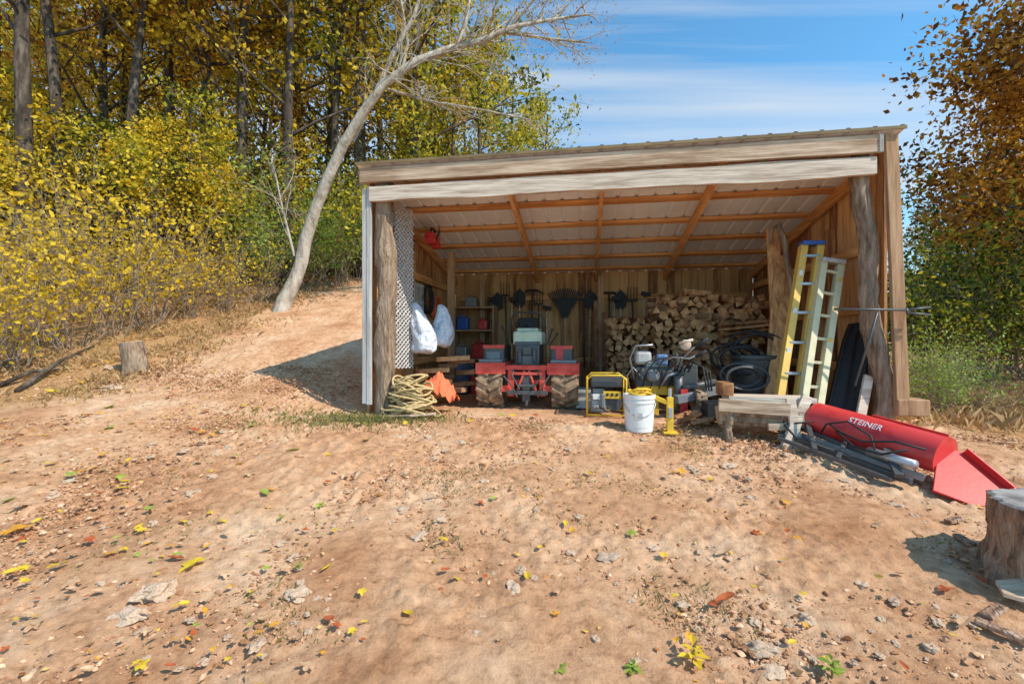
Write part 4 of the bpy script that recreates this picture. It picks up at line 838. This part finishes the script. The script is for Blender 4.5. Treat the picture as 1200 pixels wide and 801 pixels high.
ls=[(20,628,20,'o'),(70,670,15,'y'),(225,670,20,'y'),(205,662,12,'r'),(15,678,12,'y'),(130,655,11,'o'),(105,640,9,'r'),(85,692,12,'t'),(385,735,12,'r'),(478,730,13,'y'),(362,792,14,'t'),(655,795,14,'g'),(740,795,15,'g'),(848,655,14,'t'),(850,712,16,'r'),(835,718,10,'r'),(165,790,12,'y'),(260,618,8,'y'),(175,602,9,'g'),(145,570,10,'y'),(60,548,9,'y'),(90,603,10,'t'),(520,640,9,'y'),(618,683,9,'y'),(690,560,7,'y'),(870,560,8,'t'),(935,640,9,'o'),(1110,700,12,'r'),(1130,740,13,'t'),(1150,690,10,'r'),(885,632,8,'r'),(740,632,9,'g'),(710,540,6,'y'),(855,525,6,'t'),(475,500,6,'y'),(300,482,8,'y'),(285,478,7,'y'),(345,468,7,'t'),(200,468,7,'t'),(60,462,8,'y'),(95,450,7,'o'),(25,600,12,'t'),(40,742,14,'t')]
for i in range(230): ls.append((random.gauss(150,140) if random.random()<.65 else random.uniform(200,1170),random.uniform(480,795),random.uniform(4.5,9),random.choice('yytttrog')))
for i,(px,py,s,c) in enumerate(ls):
    px=max(3,abs(px)); p=Gp(px,py); o=bpy.data.objects.new('fallen_leaf',lms[i%5]); C.objects.link(o); k=s/F*p.y*.8; o.scale=(k,k,k*.8); o.location=p+V(0,0,.034); o.rotation_euler=(random.uniform(-.35,.35),random.uniform(-.35,.35),random.uniform(0,6.28))
    o.material_slots[0].link='OBJECT'; o.material_slots[0].material=cm[c][0]; tag(o,cm[c][1]+' fallen leaf lying on the dirt yard','leaf',cm[c][1]+' leaves on the dirt')
def weed(px,py,s,mat,label):
    p=Gp(px,py); T=thing('seedling',label,'plant',p,ID); mb=MB(); mb.tube([p,p+V(0,0,s*.5),p+V(.1*s,0,s*.9)],.004,5); build(mb,'stem',m_greengrass,T)
    mb=MB()
    for k in range(12):
        a=k*2.4; z=s*(.25+.06*k); c=p+V(0,0,z); d=V(math.cos(a),math.sin(a),.25).normalized(); b=d.cross(V(0,0,1)).normalized(); l=s*random.uniform(.5,.8)
        mb.add([c,c+d*l*.5+b*l*.24,c+d*l-V(0,0,l*.15),c+d*l*.5-b*l*.24],[(0,1,2,3)])
    build(mb,'foliage',mat,T)
weed(812,785,.09,L_fy,'yellowing seedling at the bottom of the yard'); weed(975,795,.07,L_bright,'green seedling at the bottom right of the yard'); weed(742,798,.05,L_bright,'tiny green seedling at the bottom centre of the yard'); weed(350,668,.04,L_bright,'tiny seedling left of centre in the yard')
# ------------------------------------------------------------------ light, sky, camera
el=R(46); az=(.82,-.57)
Ld=V(-az[0]*math.cos(el),-az[1]*math.cos(el),-math.sin(el))
sl=bpy.data.lights.new('sun','SUN'); sl.energy=5; sl.angle=R(.5); sl.color=(1,.92,.80); so=bpy.data.objects.new('sun',sl); C.objects.link(so); so.rotation_euler=Ld.to_track_quat('-Z','Y').to_euler()
w=bpy.data.worlds.new('World'); SC.world=w; w.use_nodes=True; nt=w.node_tree; N=nt.nodes; L=nt.links; bg=N['Background']
sk=N.new('ShaderNodeTexSky'); sk.sky_type='NISHITA'; sk.sun_disc=False; sk.sun_elevation=el; sk.sun_rotation=math.atan2(.82,-.57); sk.ozone_density=2; sk.air_density=1.0; sk.dust_density=.3
tint=N.new('ShaderNodeMixRGB'); tint.blend_type='MULTIPLY'; tint.inputs[0].default_value=1; tint.inputs[2].default_value=(1.05,1.85,2.0,1); L.new(sk.outputs[0],tint.inputs[1])
tc=N.new('ShaderNodeTexCoord')
sx=N.new('ShaderNodeSeparateXYZ'); L.new(tc.outputs['Generated'],sx.inputs[0])
asn=N.new('ShaderNodeMath'); asn.operation='ARCSINE'; L.new(sx.outputs['Z'],asn.inputs[0])
rat=N.new('ShaderNodeMath'); rat.operation='DIVIDE'; L.new(sx.outputs['Z'],rat.inputs[0]); mxy=N.new('ShaderNodeMath'); mxy.operation='MAXIMUM'; mxy.inputs[1].default_value=.15; L.new(sx.outputs['Y'],mxy.inputs[0]); L.new(mxy.outputs[0],rat.inputs[1])
cb=N.new('ShaderNodeCombineXYZ'); L.new(sx.outputs['X'],cb.inputs[0]); L.new(rat.outputs[0],cb.inputs[2])
mp=N.new('ShaderNodeMapping'); mp.inputs['Scale'].default_value=(.8,1,12); mp.inputs['Location'].default_value=(.3,.1,.9); L.new(cb.outputs[0],mp.inputs[0])
nn=N.new('ShaderNodeTexNoise'); nn.inputs['Scale'].default_value=1.1; nn.inputs['Detail'].default_value=5; nn.inputs['Roughness'].default_value=.5; L.new(mp.outputs[0],nn.inputs['Vector'])
mr=N.new('ShaderNodeMapRange'); mr.inputs['From Min'].default_value=.60; mr.inputs['From Max'].default_value=.52; mr.inputs['To Min'].default_value=-.04; mr.inputs['To Max'].default_value=.20; L.new(rat.outputs[0],mr.inputs[0])
ad=N.new('ShaderNodeMath'); L.new(nn.outputs[0],ad.inputs[0]); L.new(mr.outputs[0],ad.inputs[1])
cr=ramp(nt,[(0,0,0),(.75,.75,.75)],.46,.82); L.new(ad.outputs[0],cr.inputs[0])
mxc=N.new('ShaderNodeMixRGB'); L.new(cr.outputs[0],mxc.inputs[0]); L.new(tint.outputs[0],mxc.inputs[1]); mxc.inputs[2].default_value=(6.0,6.5,7.0,1)
L.new(mxc.outputs[0],bg.inputs[0]); bg.inputs[1].default_value=.125
cd=bpy.data.cameras.new('camera'); cd.sensor_width=36; cd.lens=16; cd.clip_end=2000; cd.clip_start=.05
co=bpy.data.objects.new('camera',cd); C.objects.link(co); co.location=CAM; co.rotation_euler=(R(90),0,0); SC.camera=co
SC.view_settings.view_transform='Standard'; SC.view_settings.look='None'; SC.view_settings.exposure=0
